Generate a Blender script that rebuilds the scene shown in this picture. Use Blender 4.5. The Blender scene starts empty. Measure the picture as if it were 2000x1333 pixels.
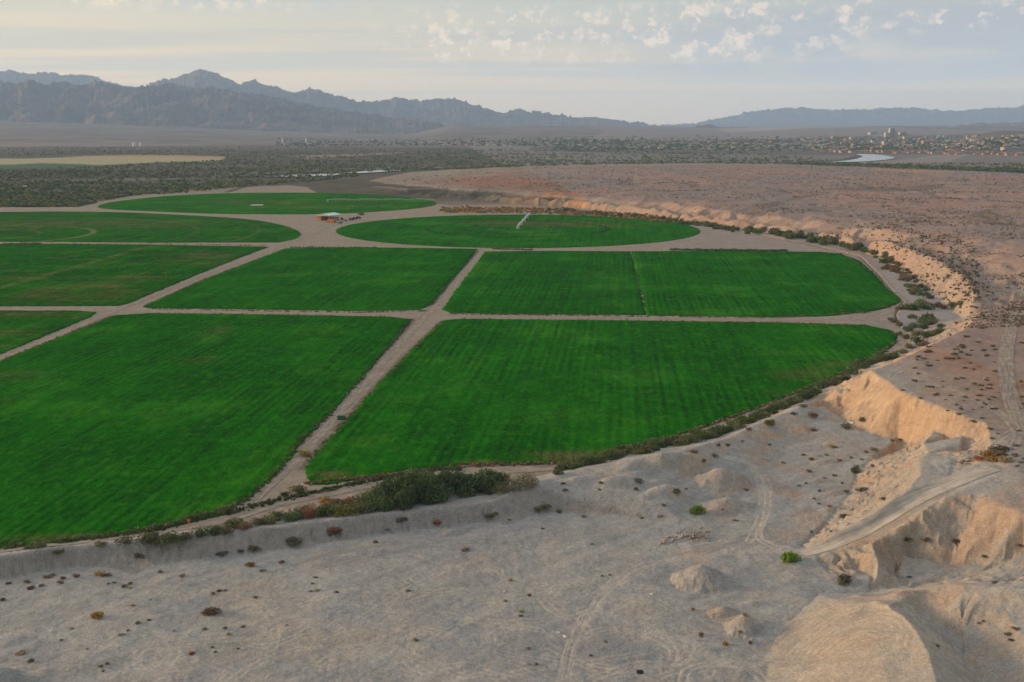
import bpy, math, random, time
import numpy as np
from mathutils import Vector
from mathutils.geometry import delaunay_2d_cdt
T0 = time.time()
R = math.radians
random.seed(7)
rng = np.random.default_rng(7)
SC = bpy.context.scene
COL = SC.collection

# ------------------------------------------------------------------ camera
F, H = 2190.0, 115.0            # focal length in photo pixels (2000 wide), metres above the fields
PITCH = math.atan((666.5 - 246.0) / F)
cam_d = bpy.data.cameras.new('camera')
cam = bpy.data.objects.new('camera', cam_d); COL.objects.link(cam)
cam.location = (0, 0, H)
cam.rotation_euler = (math.pi / 2 - PITCH, 0, 0)
cam_d.sensor_width = 36.0; cam_d.lens = 36.0 * F / 2000.0
cam_d.clip_start = 1.0; cam_d.clip_end = 200000.0
SC.camera = cam
# ------------------------------------------------------------------ light and exposure
SUN_EL, SUN_AZ = R(9.0), R(-82.0)      # azimuth measured from +Y (view direction), negative = left
sun_d = bpy.data.lights.new('sun', 'SUN'); sun = bpy.data.objects.new('sun', sun_d); COL.objects.link(sun)
sun_d.energy = 5.0; sun_d.angle = R(16.0); sun_d.color = (1.0, 0.66, 0.36)
sdir = Vector((math.sin(SUN_AZ) * math.cos(SUN_EL), math.cos(SUN_AZ) * math.cos(SUN_EL), math.sin(SUN_EL)))
sun.rotation_euler = sdir.to_track_quat('Z', 'Y').to_euler()
SC.view_settings.view_transform = 'Standard'; SC.view_settings.look = 'None'
SC.view_settings.gamma = 1.0; SC.view_settings.use_curve_mapping = False
SC.view_settings.exposure = 0.10
SC.cycles.volume_bounces = 2
HAZE = 4.0e-5
SC.cycles.max_bounces = 4

def NT(tree):
    N, L = tree.nodes, tree.links
    def n(t, **kw):
        nd = N.new(t)
        for k, v in kw.items():
            if k.startswith('i_'):
                key = k[2:]
                key = int(key) if key.isdigit() else key
                nd.inputs[key].default_value = v
            else: setattr(nd, k, v)
        return nd
    def m(op, a, b=None, c=None, clamp=False):
        nd = N.new('ShaderNodeMath'); nd.operation = op; nd.use_clamp = clamp
        for i, v in enumerate((a, b, c)):
            if v is None: continue
            if isinstance(v, (int, float)): nd.inputs[i].default_value = v
            else: L.new(v, nd.inputs[i])
        return nd.outputs[0]
    def mix(fac, a, b, bt='MIX'):
        nd = N.new('ShaderNodeMix'); nd.data_type = 'RGBA'; nd.blend_type = bt
        for i, v in ((0, fac), (6, a), (7, b)):
            if isinstance(v, (int, float)): nd.inputs[i].default_value = v
            elif isinstance(v, tuple): nd.inputs[i].default_value = (v[0], v[1], v[2], 1)
            else: L.new(v, nd.inputs[i])
        return nd.outputs[2]
    def ss(v, a, b, lo=0.0, hi=1.0):
        nd = N.new('ShaderNodeMapRange'); nd.interpolation_type = 'SMOOTHSTEP'
        L.new(v, nd.inputs[0]); nd.inputs[1].default_value = a; nd.inputs[2].default_value = b
        nd.inputs[3].default_value = lo; nd.inputs[4].default_value = hi
        return nd.outputs[0]
    def noise(vec, scale, detail=4.0, rough=0.55, dist=0.0):
        nd = N.new('ShaderNodeTexNoise'); L.new(vec, nd.inputs['Vector'])
        nd.inputs['Scale'].default_value = scale; nd.inputs['Detail'].default_value = detail
        nd.inputs['Roughness'].default_value = rough; nd.inputs['Distortion'].default_value = dist
        return nd.outputs[0]
    def mapping(vec, sc=(1, 1, 1), rot=(0, 0, 0), loc=(0, 0, 0)):
        nd = N.new('ShaderNodeMapping'); L.new(vec, nd.inputs[0])
        nd.inputs['Scale'].default_value = sc; nd.inputs['Rotation'].default_value = rot
        nd.inputs['Location'].default_value = loc
        return nd.outputs[0]
    return N, L, n, m, mix, ss, noise, mapping

# ------------------------------------------------------------------ sky
W = bpy.data.worlds.new('World'); SC.world = W; W.use_nodes = True
W.node_tree.nodes.clear()
N, L, n, m, mix, ss, noise, mapping = NT(W.node_tree)
out = n('ShaderNodeOutputWorld'); bg = n('ShaderNodeBackground'); L.new(bg.outputs[0], out.inputs[0])
sky = n('ShaderNodeTexSky', sky_type='NISHITA', sun_disc=False)
sky.sun_elevation = SUN_EL; sky.sun_rotation = SUN_AZ
sky.air_density = 1.0; sky.dust_density = 2.0; sky.ozone_density = 1.2
tc = n('ShaderNodeTexCoord'); d = tc.outputs['Generated']
sep = n('ShaderNodeSeparateXYZ'); L.new(d, sep.inputs[0])
dx, dy, dz = sep.outputs
zc = m('MAXIMUM', dz, 0.0)
hor = m('SQRT', m('ADD', m('MULTIPLY', dx, dx), m('MULTIPLY', dy, dy)))
leftness = m('DIVIDE', m('MULTIPLY', dx, -1.0), hor)          # 1 towards the sun side
lf = ss(leftness, -0.45, 0.60)
# thin high overcast: a pale veil, warm towards the sun, grey-blue away from it (values are /0.1)
low = mix(lf, (6.1, 5.1, 4.0), (9.4, 6.7, 3.7))
high = mix(lf, (3.9, 4.65, 4.6), (6.6, 6.2, 5.1))
veil = mix(ss(dz, 0.02, 0.135), low, high)
zen = mix(ss(dz, 0.14, 0.6), veil, (7.0, 7.3, 7.8))
basec = mix(0.86, sky.outputs[0], zen)
# cloud layer, projected on a high plane
den = m('ADD', zc, 0.045)
cu = n('ShaderNodeCombineXYZ'); L.new(m('DIVIDE', dx, den), cu.inputs[0]); L.new(m('DIVIDE', dy, den), cu.inputs[1])
cv = cu.outputs[0]
# long flat grey bands
b1 = noise(mapping(cv, (0.16, 0.55, 1), loc=(3.1, 1.7, 0)), 1.0, 5, 0.55)
bandm = m('MULTIPLY', ss(b1, 0.44, 0.60), ss(dz, 0.012, 0.05))
bandc = mix(lf, (4.1, 4.1, 4.0), (5.7, 5.2, 4.1))
c1 = mix(m('MULTIPLY', bandm, 0.85), basec, bandc)
# grey-blue cloud bank on the right
bk = noise(mapping(cv, (0.22, 0.5, 1), loc=(7.3, 2.2, 0)), 1.3, 6, 0.6)
rgt = ss(m('SUBTRACT', dx, m('MULTIPLY', dz, 0.0)), 0.02, 0.30)
bkm = m('MULTIPLY', m('MULTIPLY', ss(bk, 0.40, 0.60), rgt), m('MULTIPLY', ss(dz, 0.025, 0.055), ss(dz, 0.115, 0.095)))
c2 = mix(m('MULTIPLY', bkm, 0.6), c1, (4.3, 4.4, 4.5))
# small lit puffs in rows: noise in direction space so they stand upright
sp = n('ShaderNodeCombineXYZ'); L.new(dx, sp.inputs[0]); L.new(dz, sp.inputs[1]); L.new(m('MULTIPLY', dy, 0.4), sp.inputs[2])
def box(v, a0, a1, b0, b1): return m('MULTIPLY', ss(v, a0, a1), ss(v, b1, b0))
big = noise(mapping(sp.outputs[0], (6.0, 14.0, 1), loc=(0.35, 0.2, 0)), 1.7, 3, 0.5)
wob = n('ShaderNodeTexNoise'); L.new(mapping(sp.outputs[0], (60, 60, 10)), wob.inputs['Vector']); wob.inputs['Scale'].default_value = 1.6; wob.inputs['Detail'].default_value = 5; wob.inputs['Roughness'].default_value = .65
wv = n('ShaderNodeVectorMath', operation='MULTIPLY_ADD'); L.new(wob.outputs['Color'], wv.inputs[0]); wv.inputs[1].default_value = (.030, .026, 0); L.new(sp.outputs[0], wv.inputs[2])
flat2 = n('ShaderNodeSeparateXYZ'); L.new(wv.outputs[0], flat2.inputs[0])
def puffs(scale, keep, r0, r1):
    cc_ = n('ShaderNodeCombineXYZ'); L.new(flat2.outputs[0], cc_.inputs[0]); L.new(m('MULTIPLY', flat2.outputs[1], 1.75), cc_.inputs[1])
    vo = n('ShaderNodeTexVoronoi', voronoi_dimensions='2D', feature='F1'); L.new(cc_.outputs[0], vo.inputs['Vector']); vo.inputs['Scale'].default_value = scale
    sc3 = n('ShaderNodeSeparateXYZ'); L.new(vo.outputs['Color'], sc3.inputs[0])
    rad = m('MULTIPLY', sc3.outputs[1], .22)
    return m('MULTIPLY', ss(m('SUBTRACT', vo.outputs['Distance'], rad), r1, r0), ss(sc3.outputs[0], keep, keep + .15))
zoneA = m('MULTIPLY', box(dx, -0.14, -0.04, 0.22, 0.32), box(dz, 0.048, 0.062, 0.092, 0.106))
zoneB = m('MULTIPLY', ss(dx, 0.10, 0.16), box(dz, 0.070, 0.084, 0.100, 0.112))
zoneC = m('MULTIPLY', box(dx, -0.38, -0.34, -0.20, -0.16), ss(dz, 0.090, 0.103))
zone = m('MINIMUM', m('ADD', m('ADD', zoneA, zoneB), m('ADD', zoneC, .05)), 1.0)
pA = puffs(58, .22, .12, .38); pB = puffs(34, .38, .05, .44)
tex = noise(mapping(sp.outputs[0], (90, 90, 10)), 1.0, 5, .65)
puffm = m('MULTIPLY', m('MULTIPLY', m('MAXIMUM', pA, pB), ss(tex, .40, .60)), m('MULTIPLY', zone, ss(big, .26, .44)))
# grey undersides, then the lit tops a little above them
bank = noise(mapping(sp.outputs[0], (7.0, 26.0, 2.0), loc=(1, 3.3, 0)), 1.4, 6, 0.6, 0.2)
bankm = m('MULTIPLY', m('MULTIPLY', ss(bank, 0.30, 0.52), ss(dx, 0.06, 0.24)), box(dz, 0.030, 0.055, 0.088, 0.105))
c3 = mix(m('MULTIPLY', bankm, 0.9), c2, (3.65, 3.85, 4.05))
bankC = m('MULTIPLY', m('MULTIPLY', ss(bank, 0.44, 0.60), box(dx, -0.33, -0.24, -0.12, -0.05)), ss(dz, 0.085, 0.10))
c3 = mix(m('MULTIPLY', bankC, 0.6), c3, (4.9, 5.1, 5.0))
puffc = mix(lf, (7.6, 6.3, 5.2), (9.6, 7.7, 5.3))
c4 = mix(m('MULTIPLY', puffm, 0.8), c3, puffc)
# the air below takes light from the low sky: make up for it
pth = m('MINIMUM', m('DIVIDE', 1500.0, m('MAXIMUM', dz, 0.001)), 50000.0)
bst = m('EXPONENT', m('MULTIPLY', pth, HAZE * .67))
eastdim = ss(m('ADD', m('MULTIPLY', dy, .8), m('MULTIPLY', dx, -.45)), -.75, .55, .62, 1.0)      # the sky away from the sunset is darker
bst = m('MULTIPLY', bst, eastdim)
vs = n('ShaderNodeVectorMath', operation='SCALE'); L.new(c4, vs.inputs[0]); L.new(bst, vs.inputs['Scale'])
L.new(vs.outputs[0], bg.inputs[0]); bg.inputs[1].default_value = 0.095

# ------------------------------------------------------------------ helpers
CP, SP = math.cos(PITCH), math.sin(PITCH)
def ray(px, py):
    x = (px - 1000.0) / F; y = (py - 666.5) / F
    return np.array((x, CP - y * SP, -SP - y * CP))
def U(px, py, z=0.0):
    dd = ray(px, py); t = (z - H) / dd[2]
    return (dd[0] * t, dd[1] * t)
def Upts(pts, z=0.0):
    return [U(p[0], p[1], p[2] if len(p) > 2 else z) for p in pts]
def px_of(x, y, z=0.0):
    yy = y * CP - (z - H) * SP; uu = y * SP + (z - H) * CP
    return 1000 + F * x / yy, 666.5 - F * uu / yy
def sstep(v, a, b):
    t = np.clip((v - a) / (b - a), 0, 1); return t * t * (3 - 2 * t)

_perm = rng.integers(0, 2 ** 31, 65536, dtype=np.int64)
def _hash(ix, iy, seed):
    return _perm[(ix * 1619 + iy * 31337 + seed * 6971) & 65535] & 65535
def vnoise(x, y, seed=0):
    ix = np.floor(x).astype(np.int64); iy = np.floor(y).astype(np.int64)
    fx = x - ix; fy = y - iy
    def g(ax, ay, bx, by):
        a = _hash(ix + ax, iy + ay, seed) * (2 * math.pi / 65536)
        return np.cos(a) * (fx - bx) + np.sin(a) * (fy - by)
    u = fx * fx * fx * (fx * (fx * 6 - 15) + 10); v = fy * fy * fy * (fy * (fy * 6 - 15) + 10)
    a = g(0, 0, 0, 0); b = g(1, 0, 1, 0); c = g(0, 1, 0, 1); e = g(1, 1, 1, 1)
    return 1.5 * ((a * (1 - u) + b * u) * (1 - v) + (c * (1 - u) + e * u) * v)
def fbm(x, y, octv=4, seed=0, gain=0.5):
    s = 0; a = 1.0; t = 0
    for i in range(octv):
        s = s + a * vnoise(x, y, seed + i * 17); t += a; a *= gain; x = x * 2.03 + 5.2; y = y * 2.03 + 1.3
    return s / t
def ridged(x, y, octv=4, seed=0):
    s = 0; a = 1.0; t = 0
    for i in range(octv):
        s = s + a * (1 - np.abs(vnoise(x, y, seed + i * 13)) * 1.7); t += a; a *= 0.5; x = x * 2.07 + 3.1; y = y * 2.07 + 7.7
    return np.clip(s / t, 0, 1)

def in_poly(X, Y, poly):
    res = np.zeros(X.shape, bool)
    P = np.array(poly); x0, y0 = P.min(0); x1, y1 = P.max(0)
    idx = np.nonzero((X > x0) & (X < x1) & (Y > y0) & (Y < y1))
    xs, ys = X[idx], Y[idx]; c = np.zeros(xs.shape, bool)
    for i in range(len(P)):
        ax, ay = P[i]; bx, by = P[(i + 1) % len(P)]
        if ay == by: continue
        k = ((ay > ys) != (by > ys)) & (xs < (bx - ax) * (ys - ay) / (by - ay) + ax)
        c ^= k
    res[idx] = c
    return res
def near_line(X, Y, pts, maxd):
    """indices within maxd of polyline, unsigned distance, signed side distance, arc length"""
    P = np.array(pts, float); x0, y0 = P.min(0) - maxd; x1, y1 = P.max(0) + maxd
    idx = np.nonzero((X > x0) & (X < x1) & (Y > y0) & (Y < y1))
    xs, ys = X[idx], Y[idx]
    bd = np.full(xs.shape, 1e9); sd = np.zeros(xs.shape); sa = np.zeros(xs.shape); acc = 0.0
    for i in range(len(P) - 1):
        a, b = P[i], P[i + 1]; v = b - a; ln = math.hypot(*v)
        if ln < 1e-6: continue
        t = np.clip(((xs - a[0]) * v[0] + (ys - a[1]) * v[1]) / ln ** 2, 0, 1)
        ex = xs - a[0] - t * v[0]; ey = ys - a[1] - t * v[1]
        dd = np.hypot(ex, ey); k = dd < bd
        bd = np.where(k, dd, bd); sa = np.where(k, acc + t * ln, sa)
        sd = np.where(k, np.sign(v[0] * ey - v[1] * ex) * dd, sd)
        acc += ln
    k = bd < maxd
    return tuple(a[k] for a in idx), bd[k], sd[k], sa[k]
def smooth_line(pts, n=8):
    P = np.array(pts, float)
    if len(P) < 3: return [tuple(p) for p in P]
    Q = np.vstack([2 * P[0] - P[1], P, 2 * P[-1] - P[-2]]); o = []
    for i in range(1, len(Q) - 2):
        for k in range(n):
            t = k / n
            o.append(tuple(0.5 * ((2 * Q[i]) + (-Q[i - 1] + Q[i + 1]) * t + (2 * Q[i - 1] - 5 * Q[i] + 4 * Q[i + 1] - Q[i + 2]) * t * t + (-Q[i - 1] + 3 * Q[i] - 3 * Q[i + 1] + Q[i + 2]) * t ** 3)))
    o.append(tuple(P[-1])); return o

# ------------------------------------------------------------------ terrain: control network (photo pixel, metres)
crest_far = [(600,360,3),(640,357,6),(700,362,8),(760,366,9),(820,371,10),(880,374,11),(940,375,12),(1000,380,13),(1060,383,13.6),(1130,387,13.6),(1190,393,13.6),(1240,397,13.6),(1300,405,13.6),(1350,412,13.6),(1400,418,13.6),(1450,424,13.6),(1500,430,13.6),(1560,437,13.6),(1610,444,13.6),(1660,451,16.5),(1710,461,17),(1760,475,17),(1800,490,17.5),(1840,506,18),(1870,520,18),(1895,540,18.5),(1905,562,18)]
toe_far = [(590,368,0),(640,374,0),(700,380,0),(760,383,0),(830,391,0),(880,395,0),(960,399,0),(1060,404,0),(1130,410,0),(1200,418,0),(1270,425,0),(1330,433,0),(1390,441,0),(1440,449,0),(1500,458,0),(1560,467,0),(1610,475,0),(1650,483,0),(1690,497,0),(1715,515,0.3),(1745,540,0.6),(1775,563,1),(1800,580,1.5)]
canyon = [(1800,580,1.5),(1830,591,3),(1860,597,5),(1890,600,9),(1915,601,14)]
canyon_s = [(1790,618,1.2),(1820,620,2),(1850,612,4),(1875,606,7)]
bluff_s = [(1918,604,17),(1905,612,17.5),(1896,628,17.5),(1880,642,17.5),(1850,658,17.5),(1810,676,17.3),(1770,694,17),(1730,709,16.5),(1695,722,16)]
toe_s = [(1790,618,1.2),(1800,645,1.5),(1795,668,2),(1775,690,2)]
rim = [(-420,1130,1.5),(-150,1103,1.6),(0,1086,1.8),(130,1066,1.8),(205,1062,1.8),(270,1056,1.8),(440,1042,1.6),(600,1020,1.5),(760,1003,1.5),(880,990,1.6),(960,980,1.8),(985,968,2.4),(1040,946,3.2),(1130,918,3.4),(1200,905,4.2),(1245,893,6),(1290,884,8.2),(1330,882,5.6),(1420,856,4.5),(1500,820,4.3),(1560,795,4.5),(1610,770,6),(1645,748,10.5),(1670,735,14),(1695,722,16)]
ftoe = [(-420,1190,-2.7),(-150,1156,-2.7),(0,1134,-2.7),(90,1112,-2.7),(200,1104,-2.5),(262,1124,-2.7),(300,1104,-2.7),(450,1088,-2.7),(600,1070,-2.7),(700,1050,-2.7),(830,1032,-2.7),(950,1020,-2.7),(985,1028,-2.7),(1040,1008,-2.6),(1090,1000,-2.6),(1160,1005,-2.5),(1250,1013,-2.3),(1330,1022,-2.2)]
bench = [(985,968,2.4),(1040,962,2.0),(1090,958,2.0),(1180,961,2.2),(1250,970,1.6),(1300,986,.2)]
wedge = [(1695,722,16),(1730,745,16.3),(1760,765,16.3),(1800,783,16.3),(1840,800,16.2),(1880,814,16.2),(1922,827,16)]
wedge_toe = [(1610,790,3.2),(1640,812,2.0),(1680,838,1.2),(1720,850,1.2),(1755,850,1.8),(1795,852,4.5),(1850,850,9),(1890,842,13),(1922,827,16)]
scarp = [(1822,846,7.5),(1798,866,9.5),(1812,882,10.5),(1795,900,11),(1795,925,11.5),(1775,952,11),(1735,980,9),(1700,1004,7),(1650,1034,4),(1605,1060,0.5),(1575,1074,-1.6)]
scarp_toe = [(1755,850,1.8),(1735,875,1.5),(1700,895,1),(1672,925,0),(1660,960,-0.6),(1640,990,-1.2),(1605,1028,-1.6),(1560,1066,-2.4)]
ramp_r = [(1590,1088,-2.3),(1650,1072,0.4),(1710,1050,3.4),(1765,1022,7),(1800,998,9.5),(1840,970,11.6),(1905,938,13.5)]
pit_top = [(1840,970,11.8),(1875,968,12.6),(1912,970,13),(1955,985,13),(2000,1004,13),(2120,1045,14),(2400,1120,15)]
pit_floor = [(1765,1078,-1.2),(1800,1085,-1.2),(1850,1098,-1.2),(1880,1112,-1),(1930,1095,1),(2000,1078,3.5),(2120,1110,6),(2400,1200,8)]
hum = [(1702,1050,4.2),(1712,1070,4.4),(1715,1095,2.2),(1708,1122,-1.6)]
mound = [(1555,1198,-2.4),(1600,1184,0.4),(1650,1175,3.6),(1700,1170,6.4),(1735,1182,7.4),(1768,1205,8.4),(1795,1238,9.2),(1815,1275,9.6),(1827,1320,9.6),(1832,1380,9.4),(1830,1460,8),(1820,1700,4)]
mound_toe = [(1555,1198,-2.4),(1525,1222,-2.7),(1505,1260,-2.7),(1495,1310,-2.7),(1490,1370,-2.7),(1480,1500,-2.7),(1450,1700,-2.7)]
ridge_n = [(1735,1182,7.4),(1775,1168,6),(1810,1150,6.3),(1850,1143,7.6),(1900,1142,9),(1950,1146,10),(2000,1150,11),(2120,1165,12.5),(2400,1200,14)]
valley = [(1800,1195,4.2),(1845,1235,2.4),(1885,1285,1.2),(1920,1340,.4),(1950,1400,0),(1980,1700,-2)]
lines = [crest_far, toe_far + canyon[1:], canyon_s, toe_s, bluff_s, rim, ftoe, bench, wedge, wedge_toe, scarp, scarp_toe, ramp_r, pit_top, pit_floor, hum, mound, mound_toe, ridge_n, valley]
zero = [(-700,1200),(-420,1095),(-150,1088),(0,1078),(150,1058),(270,1045),(440,1028),(600,1004),(760,988),(880,975),(960,962),(1010,948),(1060,930),(1130,908),(1200,893),(1290,870),(1400,846),(1500,808),(1600,762),(1680,716),(1740,690),(1775,672),(1765,640),(1750,615),(1775,590),(1745,570),(1715,535),(1680,500),(1620,486),(1480,460)]
pts = [(500,800),(1000,700),(1500,660),(100,620),(600,560),(1200,550),(1600,530),(0,450),(400,440),(1000,450),(1350,450),(600,395),(0,390),(300,380),(-500,600),(-900,450),(-500,390),(560,375)]
pts = [(x, y, 0) for x, y in pts + zero]
pts += [(1100,938,2.4),(1200,930,3),(1290,915,3.2),(1240,955,1.6),(1340,930,1),(1370,950,0.2),(1500,900,-0.6),(1470,960,-1),(1560,870,0.6),(1600,840,1.2),(1500,850,1.6),(1420,885,2.2),
        (1600,930,-0.5),(1560,990,-1.5),(1480,1050,-2.2),(1400,1060,-2.5),(1250,1100,-2.7),(1000,1100,-2.7),(600,1200,-2.7),(200,1200,-2.7),(0,1333,-2.7),(-500,1500,-2.7),(800,1333,-2.7),(1200,1333,-2.7),(400,1700,-2.7),(1200,1700,-2.7),(-800,1400,-2.7),
        (1560,1120,-2.6),(1620,1118,-2.4),(1650,1140,-2.7),(1660,1085,0.3),(1680,1105,-0.8),(1600,1160,-2.7),(1700,1148,-2.6),(1780,1142,-2.2),(1830,1128,-1.6),(1750,1115,-2.9),
        (1560,1250,-1.2),(1555,1330,-1.0),(1620,1240,2.0),(1640,1300,3.2),(1590,1300,.8),(1700,1230,5.9),(1720,1290,6.6),(1775,1290,7.8),(1740,1350,7.0),(1640,1400,3.2),
        (1900,1190,7),(1960,1200,8),(2000,1250,7),(1960,1290,4),(2000,1333,4.4),(2100,1300,8),(2150,1450,6),(2400,1400,9),
        (1880,870,11),(1860,900,11.8),(1850,930,12),(1905,905,13.5),(1930,870,15),(1940,930,14),(1990,880,16),(1990,950,14.6),(1960,960,14),
        (1860,960,12.3),(1780,700,17),(1850,720,17),(1800,745,16.6),(1950,700,17.5),(1990,800,16.8),(2100,700,18),(2200,900,16),(2400,700,20),(2700,900,20),(2600,1100,17),
        (1950,600,18),(2000,560,19),(2100,500,20),(2500,450,24),(1800,450,18),(2000,400,20),(1600,400,18),(1400,370,17),(1200,360,16),(1000,355,14),(800,352,11),(1300,340,16),(1500,345,17),(1750,350,18),(2000,360,19),(2400,360,22),(1200,330,15),
        (640,351,4),(700,347,6),(800,337,8),(900,331,10),(1000,328,12),(1200,323,13),(1400,321,14),(1500,322,14),(1600,325,14),(1750,331,15),(2000,343,17),(2400,352,20),
        (580,352,0),(640,347,0),(700,343,0),(800,333,0),(900,326,0),(1000,324,0),(1200,319,0),(1400,318,0),(1500,319,0),(1600,321,0),(1750,327,0),(2000,338,0),(2500,345,0)]
V = []; E = []
for ln in lines:
    b = len(V)
    V += [(*U(*p), p[2]) for p in ln]; E += [(b + i, b + i + 1) for i in range(len(ln) - 1)]
b = len(V); zz = [p for p in zero]
V += [(*U(*p), p[2]) for p in pts]
for x, y in ((-4000, 100), (4000, 100), (-4000, 3000), (5000, 3500), (-6000, 6500), (6000, 6500), (0, 6500), (-2000, 4500), (2000, 4600), (-300, 60), (300, 60), (0, 120)):
    V.append((x, y, 0.0 if y > 200 else -2.7))
res = delaunay_2d_cdt([Vector(v[:2]) for v in V], E, [], 0, 0.05)
tv = np.array([tuple(v) for v in res[0]]); tf = np.array([f for f in res[2]]); orig = res[3]
VA = np.array(V); tz = np.zeros(len(tv))
for i, o in enumerate(orig):
    if len(o): tz[i] = np.mean([V[j][2] for j in o])
    else:
        dd = np.hypot(VA[:, 0] - tv[i, 0], VA[:, 1] - tv[i, 1]); k = np.argsort(dd)[:3]
        tz[i] = np.sum(VA[k, 2] / (dd[k] + .1)) / np.sum(1 / (dd[k] + .1))

# ------------------------------------------------------------------ terrain: fan-shaped sheet, denser near
cols = np.concatenate([np.linspace(-3200, -1250, 40, endpoint=False), np.linspace(-1250, 1250, 1480), np.linspace(1250, 3200, 41)[1:]])
TH = np.arctan(cols / F)
rows = [110.0]
while rows[-1] < 48000:
    r = rows[-1]; k = 1.35 * (r * r + H * H) / (H * F)
    if r > 190 and r < 900: st = min(k, 3.2)
    elif r < 190: st = 2.0
    elif r < 1750: st = 3.2
    elif r < 3400: st = 9.0
    elif r < 7000: st = 35.0
    else: st = 200.0
    rows.append(r + st)
RR = np.array(rows)
X = RR[:, None] * np.sin(TH)[None, :]; Y = RR[:, None] * np.cos(TH)[None, :]
Z = np.zeros_like(X); done = np.zeros(X.shape, bool)
Xf, Yf = X, Y
for t in tf:
    p = tv[t[:3]]; z = tz[t[:3]]
    r0 = np.hypot(p[:, 0], p[:, 1])
    lo = max(0, np.searchsorted(RR, 0) ) ; hi = np.searchsorted(RR, r0.max()) + 1
    # nearest possible distance of triangle is >= distance to its bbox
    bx = 0 if p[:, 0].min() <= 0 <= p[:, 0].max() else min(abs(p[:, 0].min()), abs(p[:, 0].max()))
    by = 0 if p[:, 1].min() <= 0 <= p[:, 1].max() else min(abs(p[:, 1].min()), abs(p[:, 1].max()))
    lo = max(0, np.searchsorted(RR, math.hypot(bx, by)) - 1)
    ang = np.arctan2(p[:, 0], np.maximum(p[:, 1], 1e-3))
    if p[:, 1].min() > 1: c0 = max(0, np.searchsorted(TH, ang.min()) - 1); c1 = np.searchsorted(TH, ang.max()) + 1
    else: c0, c1 = 0, len(TH)
    if hi <= lo or c1 <= c0: continue
    xs = X[lo:hi, c0:c1]; ys = Y[lo:hi, c0:c1]
    d0 = (p[1, 0] - p[0, 0]) * (p[2, 1] - p[0, 1]) - (p[2, 0] - p[0, 0]) * (p[1, 1] - p[0, 1])
    if abs(d0) < 1e-9: continue
    u = ((xs - p[0, 0]) * (p[2, 1] - p[0, 1]) - (p[2, 0] - p[0, 0]) * (ys - p[0, 1])) / d0
    v = ((p[1, 0] - p[0, 0]) * (ys - p[0, 1]) - (xs - p[0, 0]) * (p[1, 1] - p[0, 1])) / d0
    k = (u >= -1e-6) & (v >= -1e-6) & (u + v <= 1 + 1e-6)
    Z[lo:hi, c0:c1][k] = (z[0] + u * (z[1] - z[0]) + v * (z[2] - z[0]))[k]
print('tin', len(tf), Z.shape, time.time() - T0)

def blur(A, it):
    for _ in range(it):
        B = A.copy(); B[1:-1] = 0.25 * A[:-2] + 0.5 * A[1:-1] + 0.25 * A[2:]
        A = B; B = A.copy(); B[:, 1:-1] = 0.25 * A[:, :-2] + 0.5 * A[:, 1:-1] + 0.25 * A[:, 2:]; A = B
    return A
Zs = blur(Z, 3)
near = sstep(Y, 800, 560)
Z = Zs * near + blur(Z, 1) * (1 - near)
fieldpoly = Upts([(-900,1120),(-420,1092),(0,1076),(270,1042),(440,1026),(600,1002),(760,985),(960,960),(1060,928),(1290,868),(1400,844),(1500,806),(1600,760),(1680,714),(1740,688),(1772,668),(1750,615),(1765,590),(1745,570),(1715,535),(1680,500),(1620,486),(1480,457),(1380,441),(1250,425),(1100,412),(950,408),(860,400),(700,385),(600,378),(400,376),(250,384),(150,405),(-900,405)])
FP = in_poly(X, Y, fieldpoly)
Z[FP] = 0.0
offield = blur((~FP).astype(float), 3)
# gully carving along crests: depth depends on how far down the slope a point lies
def slope_of(A):
    return np.hypot(np.gradient(A, axis=0) / np.maximum(np.gradient(RR)[:, None], .1), np.gradient(A, axis=1) / np.maximum(RR[:, None] * np.gradient(TH)[None, :], .05))
SLM = np.where(Y < 640, blur(sstep(slope_of(Z), .16, .36), 3), 1.0)
idx, bd, sd, sa = near_line(X, Y, [U(*p) for p in mound_toe], 16)
ZB = blur(Z, 26); Z[idx] += (ZB[idx] - Z[idx]) * sstep(bd, 16, 1)
def carve(line, maxd, wl, amp, side=0, seed=0, octv=3, pw=1.0, notch=.15):
    P = Upts(smooth_line(line, 5)) if False else [U(*p) for p in smooth_line(line, 5)]
    idx, bd, sd, sa = near_line(X, Y, P, maxd)
    k = np.ones(bd.shape, bool)
    wob = fbm(X[idx] / (wl * 1.5), Y[idx] / (wl * 1.5), 2, seed + 50) * wl * 0.9
    s = (sa + wob) / wl
    ph = s + .35 * fbm(s * .9, bd / (wl * 3.0), 2, seed + 70)
    tri = 1 - np.abs((ph % 1.0) - .5) * 2                       # V-shaped gullies between sharp spurs
    tri2 = 1 - np.abs(((ph * 2.7 + .3) % 1.0) - .5) * 2
    g = .85 * tri * (.6 + .8 * np.clip(vnoise(np.floor(ph) * 1.37 + .5, ph * 0 + seed, seed) + .5, 0, 1)) + .18 * tri2 + .30 * ridged(s, bd / (wl * 7.0), octv, seed)
    win = (notch + (1 - notch) * sstep(bd, 0, maxd * 0.25)) * sstep(bd, maxd, maxd * 0.55)
    if side: win = win * np.where(sd * side > 0, 1.0, 0.15)
    Z[idx] -= amp * (g ** pw) * win * offield[idx] * SLM[idx]
carve(crest_far[4:20], 56, 42, 12.0, 0, 1, 3, notch=.5)
carve(crest_far[4:20], 40, 15, 3.5, 0, 11, 3)
carve(crest_far[18:], 56, 17, 7.5, 0, 2, 3, notch=.3)
carve(crest_far[18:], 44, 6, 2.2, 0, 12, 2)
carve(crest_far[:], 90, 90, 5.0, 0, 9, 3)
carve(bluff_s, 30, 9, 4.0, 0, 3)
carve(wedge, 34, 3.6, 0.9, 0, 4)
carve(wedge, 30, 22, 1.4, 0, 14)
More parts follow.
